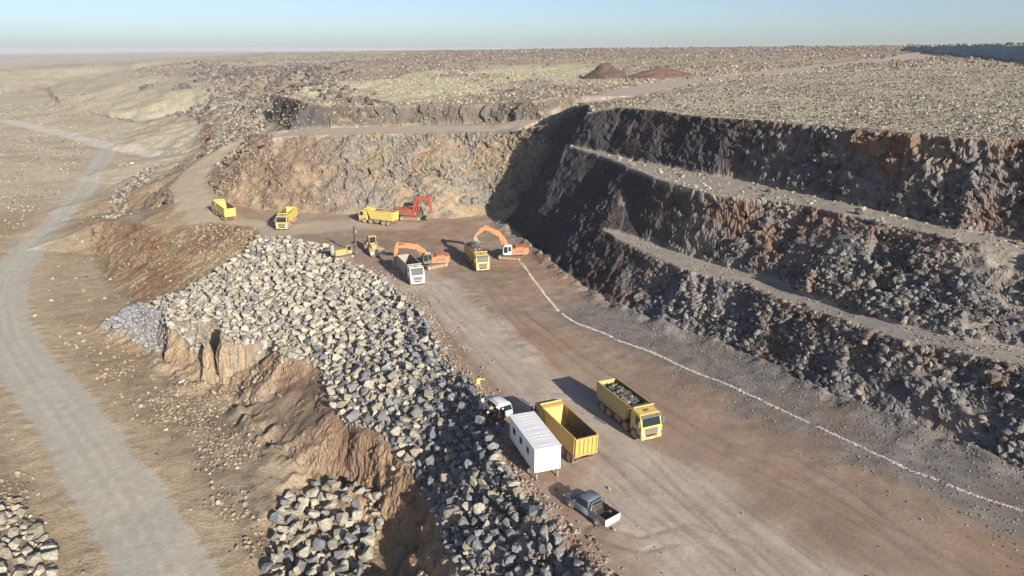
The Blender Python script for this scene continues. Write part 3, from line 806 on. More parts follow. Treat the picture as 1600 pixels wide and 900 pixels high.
# pale row of lime and small white stones along the pit floor
hp = []
for p_, q_ in zip(hose, hose[1:]):
    ln = math.dist(p_[:2], q_[:2])
    k = int(ln * 55)
    t = rng.uniform(0, 1, k)
    keep = fbm(p_[0] + t * (q_[0] - p_[0]), p_[1] + t * (q_[1] - p_[1]), 1 / 1.6, 2, 405) > -.5
    t = t[keep]
    wob = rng.normal(0, .10, (len(t), 2))
    hp.append(np.stack([p_[0] + t * (q_[0] - p_[0]), p_[1] + t * (q_[1] - p_[1])], -1) + wob)
hp = np.concatenate(hp)
hp[:, 0] += .35 * fbm(hp[:, 0], hp[:, 1], 1 / 7., 2, 406); hp[:, 1] += .35 * fbm(hp[:, 0], hp[:, 1], 1 / 7., 2, 407)
k = len(hp)
v, f, c = chips(np.column_stack([hp, hz(hp[:, 0], hp[:, 1]) + .02]), sizes(k, .04, .11), palette(k, [(.56, .53, .48), (.44, .41, .36)], [2, 1]))
o = mesh_from('marking_line', v, f, M_STONE, c, False)
tag(o, kind='stuff')

# ------------------------------------------------------------------ paints
def paint(name, rgb, rough=.45, dust=.35, metal=0.0, dust_rgb=(.40, .31, .22)):
    m, nt, b = new_mat(name)
    b.inputs['Roughness'].default_value = rough
    b.inputs['Metallic'].default_value = metal
    b.inputs['Specular IOR Level'].default_value = .35
    tc = node(nt, "ShaderNodeTexCoord")
    n1 = node(nt, "ShaderNodeTexNoise", Scale=1.3, Detail=6.0, Roughness=.7)
    nt.links.new(tc.outputs['Object'], n1.inputs['Vector'])
    mr = node(nt, "ShaderNodeMapRange")
    mr.inputs[1].default_value, mr.inputs[2].default_value = .35, .75
    mr.inputs[3].default_value, mr.inputs[4].default_value = dust * .3, min(1, dust * 1.3)
    nt.links.new(n1.outputs[0], mr.inputs[0])
    mx = node(nt, "ShaderNodeMix", data_type='RGBA')
    mx.inputs[6].default_value = (*rgb, 1); mx.inputs[7].default_value = (*dust_rgb, 1)
    sx = node(nt, "ShaderNodeSeparateXYZ"); nt.links.new(tc.outputs['Object'], sx.inputs[0])
    lo = node(nt, "ShaderNodeMapRange")
    lo.inputs[1].default_value, lo.inputs[2].default_value, lo.inputs[3].default_value, lo.inputs[4].default_value = .3, 1.7, min(.6, dust * 1.2), 0.0
    nt.links.new(sx.outputs[2], lo.inputs[0])
    ad = node(nt, "ShaderNodeMath", operation='ADD', use_clamp=True)
    nt.links.new(mr.outputs[0], ad.inputs[0]); nt.links.new(lo.outputs[0], ad.inputs[1])
    nt.links.new(ad.outputs[0], mx.inputs[0])
    nt.links.new(mx.outputs[2], b.inputs['Base Color'])
    return m
def glass(name, rgb=(.02, .03, .035)):
    m, nt, b = new_mat(name)
    b.inputs['Base Color'].default_value = (*rgb, 1)
    b.inputs['Roughness'].default_value = .12
    b.inputs['Specular IOR Level'].default_value = .6
    return m
M = dict(
    lemon=paint('lemon_paint', (.66, .53, .12), .45, .38), gold=paint('golden_paint', (.60, .38, .085), .5, .35), dusty=paint('dusty_yellow_paint', (.56, .42, .14), .55, .6),
    white=paint('white_paint', (.74, .75, .75), .4, .12), offwhite=paint('panel_white', (.80, .81, .82), .5, .05), silver=paint('silver_paint', (.13, .165, .225), .4, .08, .1),
    orange=paint('orange_paint', (.60, .19, .065), .45, .38), red=paint('red_orange_paint', (.42, .07, .04), .45, .25), green=paint('drill_green', (.34, .33, .10), .5, .5),
    dark=paint('chassis_black', (.035, .035, .035), .6, .22), rubber=paint('tyre_rubber', (.025, .025, .025), .85, .35), rim=paint('rim_grey', (.35, .34, .33), .5, .3),
    steel=paint('worn_steel', (.34, .33, .31), .5, .35, .3), bed=paint('bed_lining', (.11, .095, .075), .7, .3), chrome=paint('cylinder_rod', (.6, .6, .6), .25, .1, .8),
    glass=glass('window_glass'), lamp=paint('lamp_lens', (.75, .75, .7), .15, .05), tail=paint('tail_lens', (.35, .02, .02), .3, .1), liner=paint('black_liner', (.02, .02, .022), .6, .1),
    plate=paint('licence_plate', (.7, .7, .7), .5, .1), plastic=paint('grey_plastic', (.12, .12, .125), .5, .25), tarp=paint('bed_grey', (.30, .30, .29), .6, .4),
    skin=paint('skin', (.45, .27, .18), .6, 0), navy=paint('navy_cloth', (.03, .035, .075), .9, .1), black=paint('black_cloth', (.02, .02, .022), .9, .1), hiviz=paint('yellow_cloth', (.70, .58, .12), .8, .05),
    khaki=paint('khaki_cloth', (.36, .29, .18), .9, .1), hat=paint('white_helmet', (.8, .8, .78), .35, 0), hair=paint('dark_hair', (.02, .015, .012), .8, 0), violet=paint('violet_cloth', (.10, .07, .30), .9, .05), wood=paint('plywood', (.34, .2, .12), .8, .2))

# ------------------------------------------------------------------ shape helpers
def box(bm, x0, x1, y0, y1, z0, z1):
    vs_ = [bm.verts.new((x, y, z)) for x in (x0, x1) for y in (y0, y1) for z in (z0, z1)]
    for f in ((0, 1, 3, 2), (4, 6, 7, 5), (0, 4, 5, 1), (2, 3, 7, 6), (0, 2, 6, 4), (1, 5, 7, 3)):
        bm.faces.new([vs_[i] for i in f])
    return vs_
def prism(bm, yz, x0, x1):
    """polygon in the y,z plane extruded along x"""
    a = [bm.verts.new((x0, y, z)) for y, z in yz]; b = [bm.verts.new((x1, y, z)) for y, z in yz]
    k = len(yz)
    bm.faces.new(a); bm.faces.new(b[::-1])
    for i in range(k):
        bm.faces.new([a[i], b[i], b[(i + 1) % k], a[(i + 1) % k]])
def cyl(bm, p, q, r, seg=16, r2=None):
    p, q = Vector(p), Vector(q)
    d = (q - p).normalized(); up = Vector((0, 0, 1)) if abs(d.z) < .9 else Vector((0, 1, 0))
    u = d.cross(up).normalized(); v = d.cross(u)
    r2 = r if r2 is None else r2
    a = [bm.verts.new(p + (u * math.cos(t) + v * math.sin(t)) * r) for t in [2 * math.pi * i / seg for i in range(seg)]]
    b = [bm.verts.new(q + (u * math.cos(t) + v * math.sin(t)) * r2) for t in [2 * math.pi * i / seg for i in range(seg)]]
    bm.faces.new(a); bm.faces.new(b[::-1])
    for i in range(seg):
        bm.faces.new([a[i], b[i], b[(i + 1) % seg], a[(i + 1) % seg]])
def loft(bm, rings):
    rr = [[bm.verts.new(p) for p in r_] for r_ in rings]
    k = len(rr[0])
    bm.faces.new(rr[0]); bm.faces.new(rr[-1][::-1])
    for a, b in zip(rr, rr[1:]):
        for i in range(k):
            bm.faces.new([a[i], b[i], b[(i + 1) % k], a[(i + 1) % k]])
def quad(bm, *p):
    """a thin pane: the quad thickened a little along its normal"""
    p = [Vector(q_) for q_ in p]
    n_ = (p[1] - p[0]).cross(p[2] - p[0]).normalized() * .012
    a = [bm.verts.new(q_ + n_) for q_ in p]; b = [bm.verts.new(q_ - n_) for q_ in p]
    bm.faces.new(a); bm.faces.new(b[::-1])
    for i in range(len(p)):
        bm.faces.new([a[i], b[i], b[(i + 1) % len(p)], a[(i + 1) % len(p)]])
def obj(name, mat, fn, parent=None, bevel=0.0, smooth=False, loc=None):
    bm = bmesh.new()
    fn(bm)
    bmesh.ops.recalc_face_normals(bm, faces=bm.faces[:])
    if bevel:
        es = [e for e in bm.edges if len(e.link_faces) == 2 and e.calc_face_angle(0) > .35]
        bmesh.ops.bevel(bm, geom=es, offset=bevel, segments=2, affect='EDGES', clamp_overlap=True)
    me = bpy.data.meshes.new(name)
    bm.to_mesh(me); bm.free()
    for p in me.polygons:
        p.use_smooth = smooth
    me.materials.append(mat)
    o = bpy.data.objects.new(name, me)
    C.objects.link(o)
    if parent: o.parent = parent
    if loc: o.location = loc
    return o
def empty(name, label, cat, loc, heading, group=None, tilt=True):
    o = bpy.data.objects.new(name, None)
    C.objects.link(o)
    h = Vector((heading[0], heading[1], 0)).normalized()
    o.empty_display_size = .5
    yaw = math.atan2(-h.x, h.y)
    o.location = (loc[0], loc[1], float(hz(loc[0], loc[1])) if len(loc) < 3 else loc[2])
    pitch = 0
    if tilt and len(loc) < 3:
        a = float(hz(loc[0] + h.x * 3, loc[1] + h.y * 3)); b = float(hz(loc[0] - h.x * 3, loc[1] - h.y * 3))
        pitch = math.atan2(a - b, 6)
        o.location.z = (a + b) / 2
    o.rotation_euler = Euler((pitch, 0, yaw))
    return tag(o, label, cat, group)
MESHES = {}
def wheel(parent, x, y, r, w, name='wheel'):
    """tyre with a rim as its sub-part; the meshes are shared"""
    key = (r, w)
    sgn = 1 if x > 0 else -1
    if key not in MESHES:
        t = obj(name, M['rubber'], lambda bm: (cyl(bm, (-w / 2, 0, 0), (w / 2, 0, 0), r, 24)), bevel=.05)
        rm = obj('rim', M['rim'], lambda bm: (cyl(bm, (w / 2 - .02, 0, 0), (w / 2 + .015, 0, 0), r * .58, 16), cyl(bm, (w / 2, 0, 0), (w / 2 + .09, 0, 0), r * .22, 10)))
        MESHES[key] = (t.data, rm.data)
        bpy.data.objects.remove(t); bpy.data.objects.remove(rm)
    t = bpy.data.objects.new(name, MESHES[key][0]); C.objects.link(t); t.parent = parent; t.location = (x, y, r)
    t.rotation_euler = (0, 0, 0 if sgn > 0 else math.pi)
    rm = bpy.data.objects.new('rim', MESHES[key][1]); C.objects.link(rm); rm.parent = t
    return t

# ------------------------------------------------------------------ four axle tipper truck, nose towards +y
def dump_truck(label, loc, heading, paint_cab, paint_bed, bed_in='bed', group='yellow tipper trucks at work in the pit', load=None):
    t = empty('dump_truck', label, 'dump truck', loc, heading, group)
    pc, pb = M[paint_cab], M[paint_bed]
    def chassis(bm):
        for s in (-1, 1):
            box(bm, s * .42 - .06, s * .42 + .06, -4.2, 3.6, .78, 1.08)
        for y in (-4.1, -2.9, -1.2, .2, 1.6, 3.4):
            box(bm, -.38, .38, y - .1, y + .1, .82, 1.02)
        for y in (2.95, 1.25, -2.15, -3.5):
            box(bm, -.98, .98, y - .09, y + .09, .45, .62)
        box(bm, -.28, .28, -.6, .6, 1.08, 1.3)
        box(bm, -1.0, 1.0, -4.45, -4.3, .55, .72)
    obj('chassis', M['dark'], chassis, t)
    for s in (-1, 1):
        obj('fuel_tank', M['steel'], lambda bm: box(bm, s * 1.0 - .28 * s, s * 1.22, -.9, .25, .5, 1.02), t, .06)
        obj('mudguard', M['dark'], lambda bm: [prism(bm, [(y - .62, .62), (y - .5, 1.02), (y - .2, 1.16), (y + .2, 1.16), (y + .5, 1.02), (y + .62, .62), (y + .55, .62), (y + .44, .96), (y + .18, 1.09), (y - .18, 1.09), (y - .44, .96), (y - .55, .62)], s * .72, s * 1.24) for y in (1.25,)], t)
    # cab
    prof = [(2.2, .78), (2.45, .78), (2.5, 1.15), (3.42, 1.15), (3.5, .78), (4.2, .78), (4.3, .95), (4.3, 1.72), (4.0, 2.86), (3.8, 3.0), (2.45, 3.08), (2.2, 2.95)]
    cab = obj('cab', pc, lambda bm: prism(bm, prof, -1.22, 1.22), t, .06)
    obj('windshield', M['glass'], lambda bm: quad(bm, (-1.08, 4.29, 1.80), (1.08, 4.29, 1.80), (1.02, 4.03, 2.76), (-1.02, 4.03, 2.76)), cab)
    for s in (-1, 1):
        obj('side_window', M['glass'], lambda bm: quad(bm, (s * 1.225, 3.15, 1.8), (s * 1.225, 4.1, 1.8), (s * 1.225, 3.88, 2.68), (s * 1.225, 3.15, 2.68)), cab)
        obj('headlight', M['lamp'], lambda bm: box(bm, s * .78, s * 1.14, 4.30, 4.345, .88, 1.08), cab, .02)
        obj('mirror', M['plastic'], lambda bm: (box(bm, s * 1.36, s * 1.56, 4.14, 4.24, 1.85, 2.5), cyl(bm, (s * 1.2, 4.1, 2.55), (s * 1.46, 4.19, 2.46), .025, 6)), cab, .02)
        obj('step', M['dark'], lambda bm: box(bm, s * 1.0, s * 1.235, 3.62, 4.05, .42, .76), cab, .03)
        obj('air_deflector', pc, lambda bm: prism(bm, [(4.18, 1.05), (4.34, 1.05), (4.36, 1.7), (4.22, 1.74)], s * 1.13, s * 1.26), cab, .02)
    obj('grille', M['plastic'], lambda bm: [box(bm, -.72, .72, 4.3, 4.335, z, z + .1) for z in (.98, 1.13, 1.28, 1.43)] + [box(bm, -.78, .78, 4.29, 4.318, .93, 1.58)], cab)
    obj('bumper', pc, lambda bm: (box(bm, -1.24, -.62, 4.05, 4.38, .38, .84), box(bm, .62, 1.24, 4.05, 4.38, .38, .84), box(bm, -.66, .66, 4.05, 4.36, .36, .6)), cab, .05)
    obj('licence_plate', M['plate'], lambda bm: box(bm, -.26, .26, 4.362, 4.378, .42, .54), cab)
    obj('sun_visor', M['plastic'], lambda bm: prism(bm, [(3.98, 2.88), (4.28, 2.74), (4.28, 2.78), (3.96, 2.95)], -1.1, 1.1), cab)
    obj('roof_hatch', M['plastic'], lambda bm: box(bm, -.3, .3, 2.95, 3.4, 3.02, 3.1), cab, .03)
    obj('exhaust_stack', M['dark'], lambda bm: cyl(bm, (1.05, 2.05, .9), (1.05, 2.05, 2.6), .09, 10), t)
    # tipping body: floor, raked headboard, sides, lip over the cab
    zb, zt = 1.34, 3.12
    yr, yf = -4.55, 1.15
    def sides(bm):
        for s in (-1, 1):
            prism(bm, [(yr, zb), (yf, zb), (yf + .95, zt), (yr - .12, zt)], s * 1.17, s * 1.25)
            prism(bm, [(yr - .12, zt - .01), (yf + .97, zt - .01), (yf + .97, zt + .09), (yr - .12, zt + .09)], s * 1.145, s * 1.29)
            for y in (yr + .06, yf - .06):
                prism(bm, [(y - .07, zb + .02), (y + .07, zb + .02), (y + (.9 if y > 0 else -.02), zt - .03), (y + (.76 if y > 0 else -.16), zt - .03)], s * 1.252, s * 1.30)
            box(bm, s * 1.12, s * 1.27, yr, yf, zb - .16, zb - .003)
        prism(bm, [(yf - .05, zb + .003), (yf + .05, zb + .003), (yf + 1.0, zt), (yf + .9, zt)], -1.165, 1.165)
        prism(bm, [(yf + .92, zt + .02), (yf + 1.62, zt + .14), (yf + 1.62, zt + .3), (yf + 1.55, zt + .3), (yf + 1.5, zt + .2), (yf + .92, zt + .1)], -1.24, 1.24)
    bed = obj('dump_body', pb, sides, t, .015)
    obj('bed_floor', M[bed_in], lambda bm: (box(bm, -1.165, 1.165, yr, yf + .02, zb - .08, zb + .02), box(bm, -1.162, -1.12, yr + .02, yf, zb + .025, zt - .03), box(bm, 1.12, 1.162, yr + .02, yf, zb + .025, zt - .03)), bed)
    def tail(bm):
        prism(bm, [(yr - .09, zb - .1), (yr - .03, zb - .1), (yr - .13, zt), (yr - .19, zt)], -1.2, 1.2)
        for x in (-1.14, -.69, -.23, .23, .69, 1.14):
            prism(bm, [(yr - .2, zb - .06), (yr - .093, zb - .06), (yr - .193, zt - .06), (yr - .3, zt - .06)], x - .06, x + .06)
        for a in (0, 1):
            z = zb - .1 if a == 0 else zt - .06
            box(bm, -1.24, 1.24, yr - .22 - .1 * a, yr - .085 - .1 * a, z - .06, z + .06)
    obj('tailgate', pb, tail, bed, .01)
    for s in (-1, 1):
        obj('tail_light', M['tail'], lambda bm: box(bm, s * .62, s * 1.0, -4.5, -4.455, .62, .74), t)
        obj('mud_flap', M['dark'], lambda bm: box(bm, s * .6, s * 1.2, -4.24, -4.2, .25, .95), t)
    for s in (-1, 1):
        for y, w in ((2.95, .34), (1.25, .34), (-2.15, .58), (-3.5, .58)):
            wheel(t, s * (1.23 - w / 2), y, .53, w)
    if load:
        lname, llab, lcols, peak = load
        ld = bpy.data.objects.new(lname, None)
        k = 26; ys = np.linspace(yr + .1, yf + .35, k); xs = np.linspace(-1.1, 1.1, 12)
        X, Y = np.meshgrid(xs, ys)
        Zm = 2.35 + (peak - 2.35) * np.clip(1 - ((Y + 1.6) / 3.3) ** 2, 0, 1) * np.clip(1 - (X / 1.35) ** 2, 0, 1) + .14 * fbm(X + loc[0], Y + loc[1], 1.3, 3, 500)
        V = np.stack([X, Y, Zm], -1).reshape(-1, 3)
        qq = (np.arange(k - 1)[:, None] * 12 + np.arange(11)[None]).ravel()
        F4 = np.stack([qq, qq + 1, qq + 13, qq + 12], -1)
        F = np.concatenate([F4[:, [0, 1, 2]], F4[:, [0, 2, 3]]])
        cs_ = np.tile(np.append(np.array(lcols[0]), .5), (len(V), 1))
        kk = 420
        px, py = rng.uniform(-1.0, 1.0, kk), rng.uniform(yr + .25, yf + .2, kk)
        pz = 2.35 + (peak - 2.35) * np.clip(1 - ((py + 1.6) / 3.3) ** 2, 0, 1) * np.clip(1 - (px / 1.35) ** 2, 0, 1)
        v2, f2, c2_ = chips(np.stack([px, py, pz], -1), sizes(kk, .07, .46, 2.6), palette(kk, lcols, [1] * len(lcols)))
        lo = mesh_from(lname, np.concatenate([V, v2]), np.concatenate([F, f2 + len(V)]), M_STONE, np.concatenate([cs_, c2_]), False)
        lo.matrix_world = Matrix.Translation(t.location) @ t.rotation_euler.to_matrix().to_4x4()
        tag(lo, llab, 'rubble')
        bpy.data.objects.remove(ld)
    return t
DKROCK = [(.08, .075, .075), (.13, .12, .115), (.24, .22, .19), (.11, .09, .08)]
def mid(a, b):
    return ((a[0] + b[0]) / 2, (a[1] + b[1]) / 2)
def dirv(a, b):
    return (b[0] - a[0], b[1] - a[1])
dump_truck("yellow tipper truck carrying dark rock, facing the camera near the trailer", (12.45, 70.6), (.40, -.918), 'lemon', 'dusty',
           load=('rubble_load', "heap of dark broken rock in the tipper nearest the camera", DKROCK, 3.0))
dump_truck("empty golden tipper truck with ribbed tailgate, parked beside the white office trailer", (5.15, 66.4), (-.41, .912), 'gold', 'gold')
dump_truck("yellow tipper truck heaped with boulders under the orange and white excavator", mid(P(757, 430, 0), P(735, 404, 0)), (.29, -.957), 'lemon', 'dusty',
           load=('rubble_load', "high heap of dark boulders in the tipper under the excavator bucket", DKROCK, 3.95))
dump_truck("white tipper truck with grey bed beside the orange excavator", mid(P(656, 455, 0), P(630, 424, 0)), (.39, -.92), 'white', 'tarp', group=None)
dump_truck("yellow tipper truck seen side on, standing by the red excavator", P(591, 349, .8)[:2], (-.90, .43), 'lemon', 'lemon',
           load=('rubble_load', "low load of brown earth in the tipper beside the red excavator", [(.3, .2, .13), (.25, .17, .11), (.36, .28, .2)], 2.95))
dump_truck("yellow tipper truck coming down the ramp road towards the camera", P(449, 354, .8)[:2], (.03, -1.0), 'lemon', 'lemon')
dump_truck("empty yellow tipper truck driving away up the ramp, farthest to the left", P(350, 338, 1.5)[:2], (-.62, .785), 'lemon', 'lemon')

# ------------------------------------------------------------------ crawler excavator, boom towards +y
def excavator(label, loc, heading, colour, boom, stick, bucket_tip, track_turn=0.0, cw=None, scale=1.0, group='tracked excavators in the pit'):
    t = empty('excavator', label, 'excavator', loc, heading, group, tilt=False)
    t.scale = (scale,) * 3
    pc, cwm = M[colour], M[cw or colour]
    R = Matrix.Rotation(track_turn, 4, 'Z')
    def turned(fn):
        def g(bm):
            fn(bm); bmesh.ops.transform(bm, matrix=R, verts=bm.verts[:])
        return g
    prof = [(-2.3, .45), (-2.05, .12), (-1.8, 0), (1.8, 0), (2.05, .12), (2.3, .45), (2.25, .72), (2.0, .92), (-2.0, .92), (-2.25, .72)]
    for s in (-1, 1):
        tr = obj('track', M['dark'], turned(lambda bm: prism(bm, prof, s * 1.0, s * 1.62)), t, .03)
        def shoes(bm):
            for k in range(26):
                y = -2.0 + 4.0 * k / 25
                box(bm, s * 1.02, s * 1.6, y - .045, y + .045, .921, .965)
        obj('track_shoes', M['steel'], turned(shoes), tr)
        obj('sprocket', M['rim'], turned(lambda bm: [cyl(bm, (s * 1.58, y, .46), (s * 1.66, y, .46), .3, 14) for y in (-1.8, 1.8)]), tr)
        obj('track_frame', pc, turned(lambda bm: box(bm, s * 1.6, s * 1.645, -1.35, 1.35, .32, .62)), tr)
    obj('undercarriage', M['dark'], turned(lambda bm: (box(bm, -1.0, 1.0, -.8, .8, .45, .85), cyl(bm, (0, 0, .85), (0, 0, 1.12), .75, 24))), t)
    body = obj('engine_house', pc, lambda bm: (box(bm, -1.45, 1.45, -2.35, .35, 1.12, 2.2), box(bm, .45, 1.45, .3, 1.55, 1.12, 1.95), box(bm, -1.3, 1.3, -2.2, -.5, 2.19, 2.42)), t, .06)
    obj('deck', M['dark'], lambda bm: box(bm, -1.47, 1.47, -2.3, 1.7, 1.04, 1.12), t)
    obj('counterweight', cwm, lambda bm: loft(bm, [[(x, y * k_ - 2.2, z) for x, y in ((-1.46, 0), (-1.4, -.5), (-.9, -.85), (.9, -.85), (1.4, -.5), (1.46, 0))] for k_, z in ((.85, 1.05), (1, 1.3), (1, 2.15), (.8, 2.3))]), t, .04)
    obj('engine_grille', M['plastic'], lambda bm: [box(bm, 1.448, 1.465, -2.0 + .28 * k, -1.82 + .28 * k, 1.35, 2.0) for k in range(6)] + [box(bm, -1.465, -1.448, -2.0 + .28 * k, -1.82 + .28 * k, 1.35, 2.0) for k in range(6)], body)
    obj('exhaust', M['dark'], lambda bm: cyl(bm, (.7, -1.4, 2.4), (.7, -1.4, 2.95), .08, 10), body)
    def rail(bm):
        for x in (.5, 1.38):
            cyl(bm, (x, -.3, 2.2), (x, -.3, 2.85), .025, 6); cyl(bm, (x, 1.45, 1.9), (x, 1.45, 2.6), .025, 6); cyl(bm, (x, -.3, 2.85), (x, 1.45, 2.6), .025, 6)
    obj('handrail', M['dark'], rail, body)
    cab = obj('cab', M['plastic'] if cw is None else M['white'], lambda bm: prism(bm, [(.2, 1.13), (1.75, 1.13), (1.9, 1.5), (1.75, 2.7), (1.5, 2.95), (.35, 2.95), (.2, 2.8)], -1.45, -.5), t, .04)
    obj('windshield', M['glass'], lambda bm: quad(bm, (-1.38, 1.92, 1.55), (-.57, 1.92, 1.55), (-.57, 1.77, 2.66), (-1.38, 1.77, 2.66)), cab)
    for x in (-1.455, -.495):
        obj('side_window', M['glass'], lambda bm: (quad(bm, (x, .95, 1.5), (x, 1.78, 1.5), (x, 1.66, 2.65), (x, .95, 2.65)), quad(bm, (x, .35, 1.75), (x, .85, 1.75), (x, .85, 2.65), (x, .35, 2.65))), cab)
    obj('roof_panel', M['white'], lambda bm: box(bm, -1.40, -.55, .45, 1.45, 2.952, 2.99), cab, .01)
    # boom, stick, bucket: plates in the y,z plane
    def limb(pts_, widths, x0, x1):
        def g(bm):
            up, dn = [], []
            k = len(pts_)
            for i, (y, z) in enumerate(pts_):
                a, b = pts_[max(i - 1, 0)], pts_[min(i + 1, k - 1)]
                d = Vector((b[0] - a[0], b[1] - a[1])).normalized(); n_ = Vector((-d.y, d.x)) * widths[i]
                up.append((y + n_.x, z + n_.y)); dn.append((y - n_.x, z - n_.y))
            prism(bm, up + dn[::-1], x0, x1)
        return g
    kx = len(boom)
    obj('boom', pc, limb(boom, [.28, .42, .5, .36, .22][:kx] if kx == 5 else [.28, .5, .26], -.12, .48), t, .03)
    tip = Vector(boom[-1]); end = Vector(stick)
    d = (end - tip).normalized()
    back_ = tip - d * .75
    obj('stick', pc, limb([tuple(back_), tuple(tip + d * .4), tuple(end)], [.2, .36, .17], -.06, .42), t, .03)
    mid_b = Vector(boom[kx // 2])
    nrm = Vector((0, 1)) * .55
    a1 = mid_b * .65 + Vector(boom[1]) * .35 + nrm
    def ram(bm, p, q_, xs_, r=.1):
        p, q_ = Vector(p), Vector(q_)
        m_ = p.lerp(q_, .58)
        for x in xs_:
            cyl(bm, (x, p.x, p.y), (x, m_.x, m_.y), r, 10); cyl(bm, (x, m_.x, m_.y), (x, q_.x, q_.y), r * .6, 8)
    obj('boom_cylinder', pc, lambda bm: ram(bm, (1.35, 1.35), mid_b - Vector((0, .25)), (-.26, .62), .11), t)
    obj('stick_cylinder', pc, lambda bm: ram(bm, a1, back_, (.18,), .11), t)
    bt = Vector(bucket_tip)
    dd = (bt - end).normalized()
    sd_ = Vector((-dd.y, dd.x))
    if sd_.x > 0: sd_ = -sd_                              # mouth towards the machine
    obj('bucket_cylinder', M['chrome'], lambda bm: ram(bm, tip + Vector((.35, .2)), end - d * .45 + Vector((.3, .1)), (.18,), .08), t)
    L_ = (bt - end).length
    def bucket(bm):
        o_ = [end + dd * -.15 - sd_ * .12, end + dd * (L_ * .25) - sd_ * .5, end + dd * (L_ * .7) - sd_ * .55, bt - sd_ * .1, bt + sd_ * .12]
        i_ = [end + dd * -.05, end + dd * (L_ * .3) - sd_ * .42, end + dd * (L_ * .68) - sd_ * .46, bt - sd_ * .02, bt + sd_ * .12]
        for a, b, c_, d_ in zip(o_, o_[1:], i_, i_[1:]):
            prism(bm, [tuple(a), tuple(b), tuple(d_), tuple(c_)], -.55, .91)
        for x in (-.6, .91):
            prism(bm, [tuple(p_) for p_ in o_] + [tuple(end + dd * .15 + sd_ * .35)], x, x + .05)
    bk = obj('bucket', M['steel'], bucket, t)
    obj('bucket_teeth', M['steel'], lambda bm: [prism(bm, [tuple(bt + sd_ * .05), tuple(bt + sd_ * .17), tuple(bt + dd * .28 + sd_ * .16)], x, x + .12) for x in (-.5, -.17, .16, .5, .78)], bk)
    return t
BOOM = [(.7, 1.7), (1.6, 3.1), (3.1, 4.25), (4.9, 4.35), (6.3, 4.0)]
excavator("orange excavator with boom reaching left and stick straight down behind the white truck", P(677, 420, 0)[:2], (-.985, -.17), 'orange',
          [(.7, 1.7), (1.7, 3.1), (3.0, 3.95), (4.6, 4.15), (6.4, 4.1)], (6.9, 1.5), (6.6, .25), .5)
_tk = P(752, 402, 0)
excavator("orange excavator with white cab raising its boom over the truck by the shaded wall", P(800, 405, 0)[:2], (-.99, -.12), 'orange',
          [(.7, 1.7), (1.4, 3.4), (2.6, 4.9), (4.1, 5.7), (5.3, 5.9)], (7.0, 4.4), (6.2, 3.3), -.4, cw='orange', scale=1.02)
excavator("red excavator digging at the foot of the sunlit back face", P(643, 341, .9)[:2], (.93, -.36), 'red',
          [(.7, 1.7), (1.2, 3.3), (2.2, 4.7), (3.4, 4.9), (4.6, 4.6)], (4.9, 1.7), (4.0, .5), .3, scale=1.08)

# ------------------------------------------------------------------ wheel loader
def loader(label, loc, heading):
    t = empty('wheel_loader', label, 'wheel loader', loc, heading)
    obj('engine_hood', M['dusty'], lambda bm: prism(bm, [(-2.7, .9), (-.6, .9), (-.6, 2.0), (-2.5, 1.85), (-2.75, 1.6)], -.95, .95), t, .06)
    obj('front_frame', M['dusty'], lambda bm: (prism(bm, [(-.3, .6), (1.5, .6), (1.6, 1.1), (.9, 1.75), (.2, 1.75), (-.3, 1.2)], -.5, .5), box(bm, -.3, .3, -.8, -.2, .6, 1.2)), t, .05)
    cab = obj('cab', M['dusty'], lambda bm: (box(bm, -.78, .78, -1.25, .15, 3.1, 3.25), box(bm, -.7, .7, -1.15, .05, 1.2, 1.9), [box(bm, x - .05, x + .05, y - .05, y + .05, 1.9, 3.1) for x in (-.66, .66) for y in (-1.1, 0)]), t, .02)
    obj('cab_glass', M['glass'], lambda bm: box(bm, -.64, .64, -1.08, -.02, 1.88, 3.1), cab)
    for s in (-1, 1):
        obj('lift_arm', M['dusty'], lambda bm: prism(bm, [(.3, 1.9), (.5, 2.05), (1.8, 1.5), (2.6, .75), (2.5, .5), (1.6, 1.15)], s * .52, s * .68), t, .02)
        for y in (-1.7, 1.25):
            wheel(t, s * .98, y, .74, .52)
    obj('lift_cylinder', M['chrome'], lambda bm: [cyl(bm, (s * .6, .5, 1.0), (s * .6, 1.7, 1.3), .07, 8) for s in (-1, 1)], t)
    bk = obj('bucket', M['steel'], lambda bm: ([prism(bm, [a, b, (b[0] + .06, b[1] + .05), (a[0] + .06, a[1] + .05)], -1.4, 1.4) for a, b in (((2.55, 1.35), (2.45, .7)), ((2.45, .7), (2.65, .25)), ((2.65, .25), (3.6, .2)))], [prism(bm, [(2.55, 1.35), (2.45, .7), (2.65, .25), (3.6, .2), (3.2, .7)], x, x + .05) for x in (-1.42, 1.38)]), t)
    obj('cutting_edge', M['dark'], lambda bm: box(bm, -1.4, 1.4, 3.55, 3.75, .17, .215), bk)
    obj('exhaust', M['dark'], lambda bm: cyl(bm, (.4, -1.8, 1.9), (.4, -1.8, 2.6), .06, 8), t)
    return t
loader("small yellow wheel loader with a pale bucket behind the orange excavator's stick", P(583, 396, .4)[:2], (.45, -.89))

